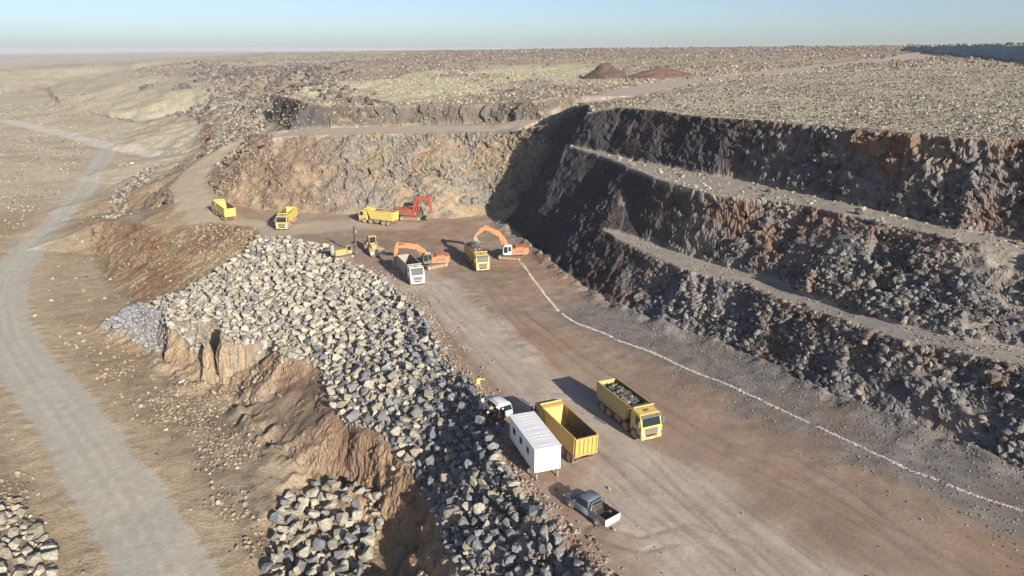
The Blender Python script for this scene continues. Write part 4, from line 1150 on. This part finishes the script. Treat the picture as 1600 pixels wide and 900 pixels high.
# ------------------------------------------------------------------ crawler drill rig
def drill(label, loc, heading):
    t = empty('drill_rig', label, 'drill rig', loc, heading, tilt=False)
    for s in (-1, 1):
        tr = obj('track', M['dark'], lambda bm: prism(bm, [(-1.5, .4), (-1.3, .08), (-1.1, 0), (1.1, 0), (1.3, .08), (1.5, .4), (1.2, .7), (-1.2, .7)], s * .75, s * 1.15), t, .03)
        obj('sprocket', M['rim'], lambda bm: [cyl(bm, (s * 1.14, y, .36), (s * 1.18, y, .36), .24, 12) for y in (-1.15, 1.15)], tr)
    obj('engine_house', M['green'], lambda bm: (box(bm, -.95, .95, -2.2, .1, .85, 2.0), box(bm, -.8, .2, .1, .7, .85, 1.4)), t, .06)
    obj('frame', M['dark'], lambda bm: box(bm, -.74, .74, -1.4, 1.3, .4, .85), t)
    cab = obj('cab', M['green'], lambda bm: prism(bm, [(.15, .9), (1.2, .9), (1.25, 1.6), (1.05, 2.5), (.15, 2.55)], .1, .95), t, .04)
    obj('cab_glass', M['glass'], lambda bm: (quad(bm, (.16, 1.262, 1.6), (.9, 1.262, 1.6), (.9, 1.08, 2.4), (.16, 1.08, 2.4)), quad(bm, (.957, .3, 1.6), (.957, 1.1, 1.6), (.957, 1.0, 2.4), (.957, .3, 2.4))), cab)
    obj('boom', M['dark'], lambda bm: (cyl(bm, (-.35, .9, 1.2), (-.35, 2.6, 2.2), .16, 10), cyl(bm, (-.35, 1.0, .9), (-.35, 2.2, 1.8), .08, 8)), t)
    mast = obj('feed_mast', M['dark'], lambda bm: (box(bm, -.52, -.18, 2.55, 2.8, .25, 5.6), [box(bm, -.55, -.15, 2.8, 2.86, z, z + .1) for z in np.arange(.5, 5.5, .6)]), t, .02)
    obj('drill_rod', M['chrome'], lambda bm: cyl(bm, (-.35, 2.95, .05), (-.35, 2.95, 4.6), .05, 8), mast)
    obj('rotary_head', M['steel'], lambda bm: box(bm, -.55, -.15, 2.82, 3.1, 4.3, 4.9), mast, .03)
    obj('dust_collector', M['tarp'], lambda bm: (cyl(bm, (.3, -2.5, 1.5), (.3, -2.5, 3.0), .42, 14), cyl(bm, (.3, -2.5, 1.0), (.3, -2.5, 1.5), .14, 14, .42)), t)
    obj('suction_hose', M['rubber'], lambda bm: [cyl(bm, a, b, .09, 8) for a, b in zip(((.3, -2.3, 2.9), (-.3, -.6, 2.9), (-.5, 1.2, 2.3), (-.5, 2.6, .6)), ((-.3, -.6, 2.9), (-.5, 1.2, 2.3), (-.5, 2.6, .6), (-.4, 2.9, .2)))], t)
    return t
drill("green and yellow tracked drill rig with dark mast at the head of the rock pile", P(538, 405, .5)[:2], (.75, .66))

# ------------------------------------------------------------------ road vehicles
def ring(y, w, zb, zt, ch=.12, n_=0):
    return [(-w * .96, y, zb), (-w, y, zb + .12), (-w, y, zt - ch), (-w + ch * .8, y, zt), (w - ch * .8, y, zt), (w, y, zt - ch), (w, y, zb + .12), (w * .96, y, zb)]
def arches(parent, ys, w):
    for s in (-1, 1):
        for y in ys:
            obj('wheel_arch', M['plastic'], lambda bm: prism(bm, [(y + .47 * math.cos(a), .36 + .47 * math.sin(a)) for a in np.linspace(-.1, math.pi + .1, 14)], s * (w - .3), s * (w + .012)), parent)
def pickup(label, loc, heading):
    t = empty('pickup_truck', label, 'pickup truck', loc, heading)
    w = .91
    body = obj('body', M['silver'], lambda bm: loft(bm, [ring(y, w * k_, zb, zt, .14) for y, k_, zb, zt in ((-.62, 1, .38, 1.10), (.4, 1, .36, 1.08), (1.2, 1, .36, 1.08), (1.7, .99, .36, 1.05), (2.25, .96, .38, .98), (2.55, .88, .42, .86), (2.62, .78, .46, .74))]), t, .02, True)
    cab = obj('cab', M['silver'], lambda bm: loft(bm, [[(-w * .97, y0, 1.05), (-w * .8, y1, z1), (w * .8, y1, z1), (w * .97, y0, 1.05)] for y0, y1, z1 in ((-.60, -.50, 1.70), (-.3, -.25, 1.78), (.5, .45, 1.78), (1.35, .72, 1.70))]), t, .03, True)
    obj('windshield', M['glass'], lambda bm: quad(bm, (-.80, 1.30, 1.12), (.80, 1.30, 1.12), (.68, .80, 1.66), (-.68, .80, 1.66)), cab)
    obj('rear_window', M['glass'], lambda bm: quad(bm, (-.66, -.615, 1.2), (.66, -.615, 1.2), (.6, -.535, 1.6), (-.6, -.535, 1.6)), cab)
    for s in (-1, 1):
        obj('side_window', M['glass'], lambda bm: (quad(bm, (s * .882, -.5, 1.15), (s * .882, .2, 1.15), (s * .765, .2, 1.64), (s * .765, -.42, 1.64)), quad(bm, (s * .882, .27, 1.15), (s * .882, 1.05, 1.15), (s * .765, .62, 1.64), (s * .765, .27, 1.64))), cab)
        obj('headlight', M['lamp'], lambda bm: box(bm, s * .5, s * .82, 2.44, 2.6, .72, .86), body, .03)
        obj('mirror', M['silver'], lambda bm: box(bm, s * .92, s * 1.1, .95, 1.07, 1.08, 1.25), cab, .03)
        obj('tail_light', M['tail'], lambda bm: box(bm, s * .78, s * .915, -2.62, -2.56, .72, 1.02), t)
    def bed(bm):
        for s in (-1, 1):
            prism(bm, [(-2.58, .42), (-.63, .42), (-.63, 1.1), (-2.58, 1.1)], s * .84, s * w)
            box(bm, s * .80, s * (w + .01), -2.58, -.63, 1.1, 1.135)
        box(bm, -.84, .84, -2.5, -.63, .42, .56)
    b = obj('cargo_bed', M['silver'], bed, t, .015)
    obj('bed_liner', M['liner'], lambda bm: (box(bm, -.835, .835, -2.5, -.66, .562, .585), box(bm, -.838, -.80, -2.5, -.66, .59, 1.12), box(bm, .80, .838, -2.5, -.66, .59, 1.12), box(bm, -.8, .8, -.66, -.632, .59, 1.08)), b)
    obj('tailgate', M['white'], lambda bm: box(bm, -.9, .9, -2.64, -2.585, .55, 1.12), b, .02)  # white on a silver body: sunlight on the tailgate put into its paint
    obj('rear_bumper', M['chrome'], lambda bm: box(bm, -.88, .88, -2.78, -2.62, .4, .56), t, .03)
    obj('front_bumper', M['silver'], lambda bm: box(bm, -.8, .8, 2.5, 2.68, .38, .62), t, .05)
    obj('roll_bar', M['chrome'], lambda bm: ([cyl(bm, (s * .82, -.85, 1.1), (s * .7, -.8, 1.72), .045, 8) for s in (-1, 1)], cyl(bm, (-.7, -.8, 1.72), (.7, -.8, 1.72), .045, 8), [cyl(bm, (s * .7, -.8, 1.72), (s * .82, -1.5, 1.13), .035, 8) for s in (-1, 1)]), t)
    arches(body, (1.62,), w); arches(b, (-1.6,), w)
    for s in (-1, 1):
        for y in (1.62, -1.6):
            wheel(t, s * .82, y, .38, .25)
    return t
pickup("silver grey double cab pickup parked alone in the foreground on the pit floor", (6.75, 54.5), (-.63, .777))
def suv(label, loc, heading):
    t = empty('car', label, 'car', loc, heading)
    w = .9
    body = obj('body', M['white'], lambda bm: loft(bm, [ring(y, w * k_, zb, zt, .14) for y, k_, zb, zt in ((-2.3, .86, .45, .95), (-2.2, .96, .36, 1.06), (-1.2, 1, .34, 1.08), (.9, 1, .34, 1.06), (1.5, .99, .34, 1.02), (2.05, .95, .36, .93), (2.3, .86, .4, .78))]), t, .02, True)
    cab = obj('cabin', M['white'], lambda bm: loft(bm, [[(-w * .97, y0, 1.03), (-w * .82, y1, z1), (w * .82, y1, z1), (w * .97, y0, 1.03)] for y0, y1, z1 in ((-2.2, -1.95, 1.70), (-1.7, -1.6, 1.8), (.0, -.1, 1.8), (1.1, .35, 1.7))]), t, .03, True)
    obj('windshield', M['glass'], lambda bm: quad(bm, (-.8, 1.06, 1.1), (.8, 1.06, 1.1), (.68, .45, 1.66), (-.68, .45, 1.66)), cab)
    obj('rear_window', M['glass'], lambda bm: quad(bm, (-.76, -2.205, 1.1), (.76, -2.205, 1.1), (.66, -1.985, 1.62), (-.66, -1.985, 1.62)), cab)
    for s in (-1, 1):
        obj('side_window', M['glass'], lambda bm: [quad(bm, (s * .882, a, 1.13), (s * .882, b, 1.13), (s * .775, b2, 1.66), (s * .775, a2, 1.66)) for a, b, a2, b2 in ((-2.0, -1.25, -1.75, -1.25), (-1.18, -.3, -1.18, -.3), (-.23, .85, -.23, .3))], cab)
        obj('headlight', M['lamp'], lambda bm: box(bm, s * .5, s * .8, 2.14, 2.28, .66, .82), body, .03)
        obj('tail_light', M['tail'], lambda bm: box(bm, s * .72, s * .86, -2.3, -2.22, .8, 1.02), body, .02)
        obj('mirror', M['white'], lambda bm: box(bm, s * .92, s * 1.08, .72, .84, 1.08, 1.24), cab, .03)
        obj('roof_rail', M['plastic'], lambda bm: box(bm, s * .62, s * .66, -1.6, .1, 1.805, 1.85), cab)
    # the door on the shaded side stands open
    obj('door', M['white'], lambda bm: (box(bm, -1.62, -.93, .70, .76, .42, 1.08), quad(bm, (-1.6, .73, 1.08), (-.95, .73, 1.08), (-.95, .73, 1.6), (-1.45, .73, 1.6))), t, .01)
    obj('bumper', M['plastic'], lambda bm: (box(bm, -.82, .82, -2.4, -2.24, .38, .62), box(bm, -.82, .82, 2.2, 2.36, .36, .58)), t, .04)
    obj('licence_plate', M['plate'], lambda bm: box(bm, -.26, .26, -2.416, -2.402, .55, .66), t)
    arches(body, (1.42, -1.35), w)
    for s in (-1, 1):
        for y in (1.42, -1.35):
            wheel(t, s * .81, y, .36, .24)
    return t
suv("white car standing among the people at the edge of the rock pile", (-1.85, 73.1), (-.56, .83))

# ------------------------------------------------------------------ white site office on wheels
def office(label, loc, heading):
    t = empty('office_trailer', label, 'trailer', loc, heading, tilt=False)
    L2, w, zb, zt = 3.5, 1.3, .85, 3.3
    body = obj('body', M['offwhite'], lambda bm: box(bm, -w, w, -L2, L2, zb, zt), t, .03)
    def roof(bm):
        k = 30
        for i in range(k):
            y0, y1 = -L2 - .05 + i * (2 * L2 + .1) / k, -L2 - .05 + (i + 1) * (2 * L2 + .1) / k
            h = -.05 + random.uniform(-.008, .014)
            loft(bm, [[(-w - .04, y, zt - .06), (-w - .04, y, zt + .02), (-.2, y, zt + .1 + h), (.2, y, zt + .1 + h), (w + .04, y, zt + .02), (w + .04, y, zt - .06)] for y in (y0 + .004, y1 - .004)])
    obj('roof', M['offwhite'], roof, body)
    for y in (-2.1, -.2, 1.7):
        fr = obj('window', M['plastic'], lambda bm: box(bm, w - .02, w + .025, y - .34, y + .34, 1.95, 2.6), body)
        obj('pane', M['glass'], lambda bm: box(bm, w + .026, w + .034, y - .28, y + .28, 2.01, 2.54), fr)
    obj('chassis', M['dark'], lambda bm: (box(bm, -1.1, -.95, -L2, L2, .68, .85), box(bm, .95, 1.1, -L2, L2, .68, .85), [box(bm, -1.1, 1.1, y - .06, y + .06, .7, .83) for y in (-3, -1, 1, 3)], box(bm, -.9, .9, -.75, -.65, .32, .45), box(bm, -.9, .9, .65, .75, .32, .45)), t)
    for x, y in ((-1.05, 3.35), (1.05, 3.35), (-1.05, -3.35), (1.05, -3.35)):
        obj('support_leg', M['steel'], lambda bm: (box(bm, x - .07, x + .07, y - .07, y + .07, .03, .7), box(bm, x - .16, x + .16, y - .16, y + .16, 0, .04)), t)
    obj('tow_bar', M['dark'], lambda bm: (cyl(bm, (-.8, -L2, .75), (0, -L2 - 1.2, .6), .06, 8), cyl(bm, (.8, -L2, .75), (0, -L2 - 1.2, .6), .06, 8)), t)
    for s in (-1, 1):
        for y in (-.7, .7):
            wheel(t, s * .95, y, .38, .26)
    return t
office("white site office trailer with three small dark windows, beside the empty golden tipper", (2.15, 63.1), (.33, -.944))

# ------------------------------------------------------------------ people
def person_meshes(pose):
    """one skinned body, then clothes cut from it and pushed out a little"""
    J = {'pelvis': (0, 0, .95, .135), 'waist': (0, 0, 1.1, .125), 'chest': (0, .01, 1.32, .15), 'neckb': (0, .0, 1.47, .07), 'neck': (0, .015, 1.54, .055), 'head': (0, .03, 1.64, .088), 'crown': (0, .02, 1.72, .075), 'nose': (0, .125, 1.63, .016)}
    E = [('pelvis', 'waist'), ('waist', 'chest'), ('chest', 'neckb'), ('neckb', 'neck'), ('neck', 'head'), ('head', 'crown'), ('head', 'nose')]
    for s, n_ in ((-1, 'l'), (1, 'r')):
        arm = pose['arm_' + n_]
        J['sho' + n_] = (s * .19, 0, 1.42, .065); J['elb' + n_] = (s * .19 + arm[0][0], arm[0][1], arm[0][2], .045); J['wri' + n_] = (s * .19 + arm[1][0], arm[1][1], arm[1][2], .032)
        dv = (Vector(J['wri' + n_][:3]) - Vector(J['elb' + n_][:3])).normalized()
        palm = Vector(J['wri' + n_][:3]) + dv * .07
        J['palm' + n_] = (*palm, .03)
        E += [('chest', 'sho' + n_), ('sho' + n_, 'elb' + n_), ('elb' + n_, 'wri' + n_), ('wri' + n_, 'palm' + n_)]
        side = dv.cross(Vector((s, 0, 0)))
        side = side.normalized() if side.length > .2 else Vector((0, 1, 0))
        for k in range(4):
            b = palm + dv * (.07 + .012 * (1 - abs(k - 1.4))) + side * (.026 * (k - 1.5)); c_ = b + (dv * .045 - Vector((s * .02, 0, 0)))
            J[f'f{k}{n_}'] = (*b, .010); J[f'g{k}{n_}'] = (*c_, .009)
            E += [('palm' + n_, f'f{k}{n_}'), (f'f{k}{n_}', f'g{k}{n_}')]
        th = palm + side * -.05 + dv * .01; J['th' + n_] = (*th, .011); J['ti' + n_] = (*(th + dv * .045 + side * -.01), .010)
        E += [('palm' + n_, 'th' + n_), ('th' + n_, 'ti' + n_)]
        st = pose['stance']
        J['hip' + n_] = (s * .1, 0, .88, .1); J['kne' + n_] = (s * (.1 + st * .5), .03, .49, .065); J['ank' + n_] = (s * (.1 + st), -.02, .09, .045); J['toe' + n_] = (s * (.12 + st), .16, .04, .04)
        E += [('pelvis', 'hip' + n_), ('hip' + n_, 'kne' + n_), ('kne' + n_, 'ank' + n_), ('ank' + n_, 'toe' + n_)]
    keys = list(J)
    me = bpy.data.meshes.new('tmp')
    me.from_pydata([J[k][:3] for k in keys], [(keys.index(a), keys.index(b)) for a, b in E], [])
    o = bpy.data.objects.new('tmp', me); C.objects.link(o)
    md = o.modifiers.new('s', 'SKIN'); md.use_smooth_shade = True
    for i, k in enumerate(keys):
        sv = me.skin_vertices[0].data[i]
        sv.radius = (J[k][3] * (1.25 if k in ('chest', 'waist', 'pelvis') else 1), J[k][3]); sv.use_root = (k == 'pelvis')
    sb = o.modifiers.new('u', 'SUBSURF'); sb.levels = 1; sb.render_levels = 1
    dg = bpy.context.evaluated_depsgraph_get()
    ev = bpy.data.meshes.new_from_object(o.evaluated_get(dg))
    bpy.data.objects.remove(o)
    v = np.array([p.co[:] for p in ev.vertices]); nr_ = np.array([p.normal[:] for p in ev.vertices])
    polys = [tuple(p.vertices) for p in ev.polygons]
    arm_pts = [np.array(J[k][:3]) for k in ('shol', 'elbl', 'wril', 'shor', 'elbr', 'wrir')]
    def sub(name, keep, push, mat):
        fs_ = [p for p in polys if all(keep[i] for i in p)]
        used = sorted({i for p in fs_ for i in p}); mp = {i: a for a, i in enumerate(used)}
        m_ = bpy.data.meshes.new(name)
        m_.from_pydata([tuple(v[i] + nr_[i] * push) for i in used], [], [tuple(mp[i] for i in p) for p in fs_])
        for p in m_.polygons: p.use_smooth = True
        m_.materials.append(mat)
        return m_
    def segd(a, b):
        ab = b - a; t_ = np.clip(((v - a) @ ab) / (ab @ ab), 0, 1)
        return np.linalg.norm(v - a - t_[:, None] * ab, axis=1)
    armd = np.minimum.reduce([segd(arm_pts[0], arm_pts[1]), segd(arm_pts[1], arm_pts[2]), segd(arm_pts[3], arm_pts[4]), segd(arm_pts[4], arm_pts[5])])
    onarm = armd < .085
    hand = np.minimum(np.linalg.norm(v - np.array(J['palml'][:3]), axis=1), np.linalg.norm(v - np.array(J['palmr'][:3]), axis=1)) < .075
    jacket = ((v[:, 2] > .84) & (v[:, 2] < 1.5) & ~hand & ((np.abs(v[:, 0]) < .24) | onarm)) | (onarm & ~hand)
    trousers = (v[:, 2] < 1.02) & (v[:, 2] > .1) & ~((np.abs(v[:, 0]) > .19) & onarm & (v[:, 2] > .55)) & ~hand
    boots = v[:, 2] < .16
    return {'body': (v, polys), 'sub': sub, 'jacket': jacket, 'trousers': trousers, 'boots': boots}
POSES = [dict(arm_l=((-.05, -.02, 1.13), (-.03, .1, .9)), arm_r=((.05, -.02, 1.13), (.03, .1, .9)), stance=.03),
         dict(arm_l=((-.05, -.04, 1.13), (-.02, .16, 1.08)), arm_r=((.07, -.05, 1.14), (.02, .12, .92)), stance=.06),
         dict(arm_l=((-.24, -.02, 1.30), (-.45, .08, 1.38)), arm_r=((.06, -.02, 1.13), (.05, .1, .9)), stance=.14)]
PM = [person_meshes(p) for p in POSES]
PART = {}
def person(label, loc, heading, pose, top, legs, cap, group=None, h=1.0):
    pm = PM[pose]
    def part(nm, key, push, mat):
        kk = (pose, nm, mat.name)
        if kk not in PART:
            PART[kk] = pm['sub'](nm, key, push, mat)
        return PART[kk]
    everything = np.ones(len(pm['body'][0]), bool)
    o = bpy.data.objects.new('person', part('person', everything, 0, M['skin'])); C.objects.link(o)
    hd = Vector(heading).normalized()
    o.location = (loc[0], loc[1], float(hz(loc[0], loc[1]))); o.rotation_euler = (0, 0, math.atan2(-hd.x, hd.y)); o.scale = (h, h, h)
    tag(o, label, 'person', group)
    for nm, key, push, mat in (('jacket', pm['jacket'], .022, M[top]), ('trousers', pm['trousers'], .016, M[legs]), ('boots', pm['boots'], .014, M['dark'])):
        c_ = bpy.data.objects.new(nm, part(nm, key, push, mat)); C.objects.link(c_); c_.parent = o
    def dome(bm):
        bmesh.ops.create_uvsphere(bm, u_segments=12, v_segments=8, radius=.118)
        bmesh.ops.delete(bm, geom=[q_ for q_ in bm.verts if q_.co.z < -.03], context='VERTS')
        if cap == 'hat':
            cyl(bm, (0, .015, -.03), (0, .015, -.02), .15, 14)
    kk = ('cap', cap)
    if kk not in PART:
        tmp = obj('helmet' if cap == 'hat' else 'hair', M['hat'] if cap == 'hat' else M['hair'], dome, None, 0, True)
        PART[kk] = tmp.data; bpy.data.objects.remove(tmp)
    c_ = bpy.data.objects.new('helmet' if cap == 'hat' else 'hair', PART[kk]); C.objects.link(c_); c_.parent = o; c_.location = (0, .02, 1.70)
    for s in (-1, 1):
        if ('eye',) not in PART:
            tmp = obj('eye', M['black'], lambda bm: bmesh.ops.create_icosphere(bm, subdivisions=1, radius=.014)); PART[('eye',)] = tmp.data; bpy.data.objects.remove(tmp)
        e_ = bpy.data.objects.new('eye', PART[('eye',)]); C.objects.link(e_); e_.parent = o; e_.location = (s * .035, .108, 1.655)
    return o
person("person in yellow clothes standing apart with feet wide beside the rock pile", P(748, 612, 0)[:2], (.5, -.86), 2, 'hiviz', 'khaki', 'hair')
crowd = [("person in a violet jacket at the upper end of the group beside the rock pile", 751, 641, 'violet', 'black', 'hair', 1, (.9, .2)),
         ("person in navy jacket with dark hair beside the car's open door", 757, 650, 'navy', 'black', 'hair', 0, (.8, -.4)),
         ("person in black with white helmet, nearest the rear of the white car", 786, 660, 'black', 'navy', 'hat', 1, (-.7, -.4)),
         ("person in khaki trousers with white helmet between the car and the trailer", 777, 658, 'navy', 'khaki', 'hat', 0, (-.9, .1)),
         ("person in khaki jacket and dark hair close to the car", 768, 655, 'khaki', 'black', 'hair', 1, (.2, -.9)),
         ("person in navy with white helmet on the rock pile side of the group", 762, 670, 'navy', 'black', 'hat', 0, (.9, .3)),
         ("person in black jacket and trousers with dark hair in the middle of the group", 773, 672, 'black', 'black', 'hair', 1, (.3, .9)),
         ("person in white helmet and violet jacket at the lower end of the group", 777, 687, 'violet', 'navy', 'hat', 0, (.1, .95)),
         ("person in navy jacket and khaki trousers against the trailer's shaded side", 786, 679, 'navy', 'khaki', 'hair', 1, (-.9, .3))]
for lab, u, v, top, legs, cap, ps, hd in crowd:
    person(lab, P(u, v, 0)[:2], hd, ps, top, legs, cap, "people gathered in the trailer's shadow", rng.uniform(.96, 1.03))

# ------------------------------------------------------------------ mounds, lone stones, far quarry face
def mound(label, c, ang, a, b, h, seed, cols):
    k = 40
    t_ = np.linspace(-1.15, 1.15, k)
    X, Y = np.meshgrid(t_, t_)
    R_ = np.hypot(X, Y) * (1 + .15 * fbm(X + seed, Y, 2.2, 3, seed))
    Z = h * np.clip(1 - R_, 0, 1) ** .92 * (1 + .12 * fbm(X + seed, Y, 4, 3, seed + 5)) - .4
    ca, sa = math.cos(ang), math.sin(ang)
    wx, wy = c[0] + X * a * ca - Y * b * sa, c[1] + X * a * sa + Y * b * ca
    V = np.stack([wx, wy, hz(wx, wy) + Z], -1).reshape(-1, 3)
    qq = (np.arange(k - 1)[:, None] * k + np.arange(k - 1)[None]).ravel()
    F = np.stack([qq, qq + 1, qq + k + 1, qq + k], -1)
    cl = np.array(cols)[None] * (1 + .25 * fbm(V[:, 0], V[:, 1], 1 / 2.5, 3, seed + 9))[:, None]
    o = mesh_from('earth_mound', V, F, M_EARTH, np.concatenate([cl, np.full((len(V), 1), .6)], 1), False)
    tag(o, label, 'mound')
mound("tall conical dark brown earth mound beside the upper road", P(945, 121, 26.9), .3, 11, 9, 7.0, 601, (.115, .08, .065))
mound("long low reddish earth mound to the right of the conical one", P(1030, 120, 27.2), .25, 18, 9, 4.6, 602, (.155, .10, .08))
mound("small stony mound between the two brown earth mounds", P(982, 119, 27), .1, 8, 7, 4.2, 603, (.2, .16, .13))
def lone(label, p, r, colr, cat='boulder', name='boulder'):
    var = int(rng.integers(0, len(BVAR)))
    o = bpy.data.objects.new(name, B_MESH[var]); C.objects.link(o)
    o.location = (p[0], p[1], float(hz(p[0], p[1])) + r * .35); o.scale = (r, r * .9, r); o.rotation_euler = (.2, .1, rng.uniform(0, 6)); o.color = (*colr, 1)
    tag(o, label, cat)
lone("big pale boulder standing alone beside the upper road on the plateau", P(1107, 129, 27.2), .9, (.40, .33, .27))
lone("small white boulder on the brown ground by the junction of the dirt roads", P(207, 261, -8), 1.0, (.72, .68, .6))
lone("flat pale boulder lying below the first cut in the brown cliff", P(284, 601, -9), .55, (.5, .46, .38))
lone("leaning tan boulder at the foot of the brown cliff's second cut", P(334, 617, -9), .6, (.45, .4, .32))
lone("single pale boulder on the open ground near the bend of the dirt road", P(56, 495, -9), .45, (.5, .44, .34))
lone("grey boulder on the pit floor just below the pickup truck", P(898, 832, 0), .3, (.3, .28, .25))
lone("pale stone lying on the pit floor behind the pickup truck", P(952, 764, 0), .22, (.5, .45, .38))

def outcrop(label, u, v, z, spread, rmax, n_, seed):
    g = np.random.default_rng(seed)
    c_ = P(u, v, z)
    vs_, fs_, cs_, off_ = [], [], [], 0
    spots_ = [(c_[0], c_[1])]
    for k in range(n_):
        b_ = spots_[int(g.integers(0, len(spots_)))]
        a = g.normal(0, 1, 2) * rmax * np.array([.55, .2]) * (.8 if k else 0)
        px = float(np.clip(b_[0] + a[0], c_[0] - 2 * spread, c_[0] + 2 * spread)); py = b_[1] + a[1]
        spots_.append((px, py))
        r = rmax * (.45 + .55 * g.random() ** 1.5)
        v_, f_ = BVAR[int(g.integers(0, len(BVAR)))]
        m3 = np.array(Euler((g.uniform(-.4, .4), g.uniform(-.4, .4), g.uniform(0, 6.3))).to_matrix())
        vs_.append((v_ @ m3.T) * r * np.array([1, .8, 1.25]) + np.array((px, py, float(hz(px, py)) + r * .35)))
        fs_.append(f_ + off_); off_ += len(v_)
        cs_.append(np.tile(np.append(np.array((.12, .118, .11)) * g.uniform(.7, 1.3), .4), (len(v_), 1)))
    o = mesh_from('rock_outcrop', np.concatenate(vs_), np.concatenate(fs_), M_STONE, np.concatenate(cs_), False)
    tag(o, label, 'rock outcrop')
outcrop("small dark rock outcrop high on the pale hillside, farthest to the left", 232, 128, 13, 4, 3.0, 34, 1)
outcrop("broad dark rock outcrop on the hillside between two smaller ones", 287, 136, 12, 7.5, 3.0, 70, 2)
outcrop("steep bluish rock outcrop with a long shadow on the hillside", 330, 143, 13, 5.5, 3.0, 60, 3)
outcrop("scattered dark crags above the rubble slope left of the shadowed bluff", 382, 138, 17, 6.5, 2.4, 70, 4)
outcrop("jagged rocks crowning the shadowed bluff at the left end of the upper face", 470, 148, 24, 6, 1.6, 70, 5)
outcrop("single dark crag jutting from the slope just left of the shadowed bluff", 405, 160, 17, 2.2, 1.8, 24, 6)

def far_face():
    a, b = np.array(P(1408, 86, 34.6)[:2]), np.array(P(1600, 93, 34)[:2])
    e = b + (b - a) / np.linalg.norm(b - a) * 130
    k, rows = 130, 12
    t_ = np.linspace(0, 1, k)
    base = a[None] + (e - a)[None] * t_[:, None]
    nrm = np.array([(e - a)[1], -(e - a)[0]]); nrm = nrm / np.linalg.norm(nrm)
    if nrm[0] < 0: nrm = -nrm
    V = []
    for r_ in range(rows + 6):
        for i in range(k):
            ln = t_[i] * np.linalg.norm(e - a)
            nz = vnoise(np.array([ln / 9.]), np.array([r_ * .35]), None, 611)[0] + .5 * vnoise(np.array([ln / 3.]), np.array([r_ * .8]), None, 612)[0]
            top = 40.6 + .9 * vnoise(np.array([ln / 14.]), np.array([.5]), None, 613)[0]
            if r_ < rows:
                f = r_ / (rows - 1)
                p = base[i] + nrm * (f * 1.5 + nz * .5); z = 32.5 + (top - 32.5) * f
            else:
                f = (r_ - rows + 1) / 6.
                p = base[i] + nrm * (1.5 + f ** 1.5 * 120 + nz * .5); z = top + .5 * nz + (0 if f < .9 else -1.0)
            V.append((p[0], p[1], z))
    V = np.array(V)
    q_ = (np.arange(rows + 5)[:, None] * k + np.arange(k - 1)[None]).ravel()
    F = np.stack([q_, q_ + 1, q_ + k + 1, q_ + k], -1)
    cl = np.where((np.arange(len(V)) // k < rows)[:, None], np.array([[.27, .33, .36]]), np.array([[.30, .26, .19]])) * (1 + .25 * fbm(V[:, 0], V[:, 1], 1 / 4., 3, 614, z=V[:, 2]))[:, None]
    o = mesh_from('terrain_bank', V, F, M_EARTH, np.concatenate([cl, np.full((len(V), 1), .5)], 1), False)
    tag(o, kind='structure')
    kk = 900
    i = rng.integers(0, k, kk); f = rng.uniform(0, 1, kk) ** 2
    p = base[i] + nrm * (1.6 + f[:, None] * 60) + rng.normal(0, .8, (kk, 2))
    v, fc, c = chips(np.column_stack([p, np.full(kk, 41.0) + rng.uniform(-.4, .3, kk)]), sizes(kk, .3, 1.0), palette(kk, [BASALT, BROWN, PALE], [3, 2, 2]))
    tag(mesh_from('rubble', v, fc, M_STONE, c, False), kind='stuff')
far_face()

# ------------------------------------------------------------------ the air of the place
def haze():
    m = bpy.data.materials.new("haze"); m.use_nodes = True
    nt = m.node_tree; nt.nodes.clear()
    out = nt.nodes.new("ShaderNodeOutputMaterial"); v = nt.nodes.new("ShaderNodeVolumePrincipled")
    v.inputs['Color'].default_value = (.86, .90, .96, 1)
    v.inputs['Density'].default_value = HAZE
    v.inputs['Anisotropy'].default_value = 0.0
    nt.links.new(v.outputs[0], out.inputs['Volume'])
    o = obj('haze', m, lambda bm: box(bm, -13500, 13500, -13500, 13500, float(VZ.min()) - 2, 62))
    tag(o, kind='stuff')
HAZE = .00013
haze()
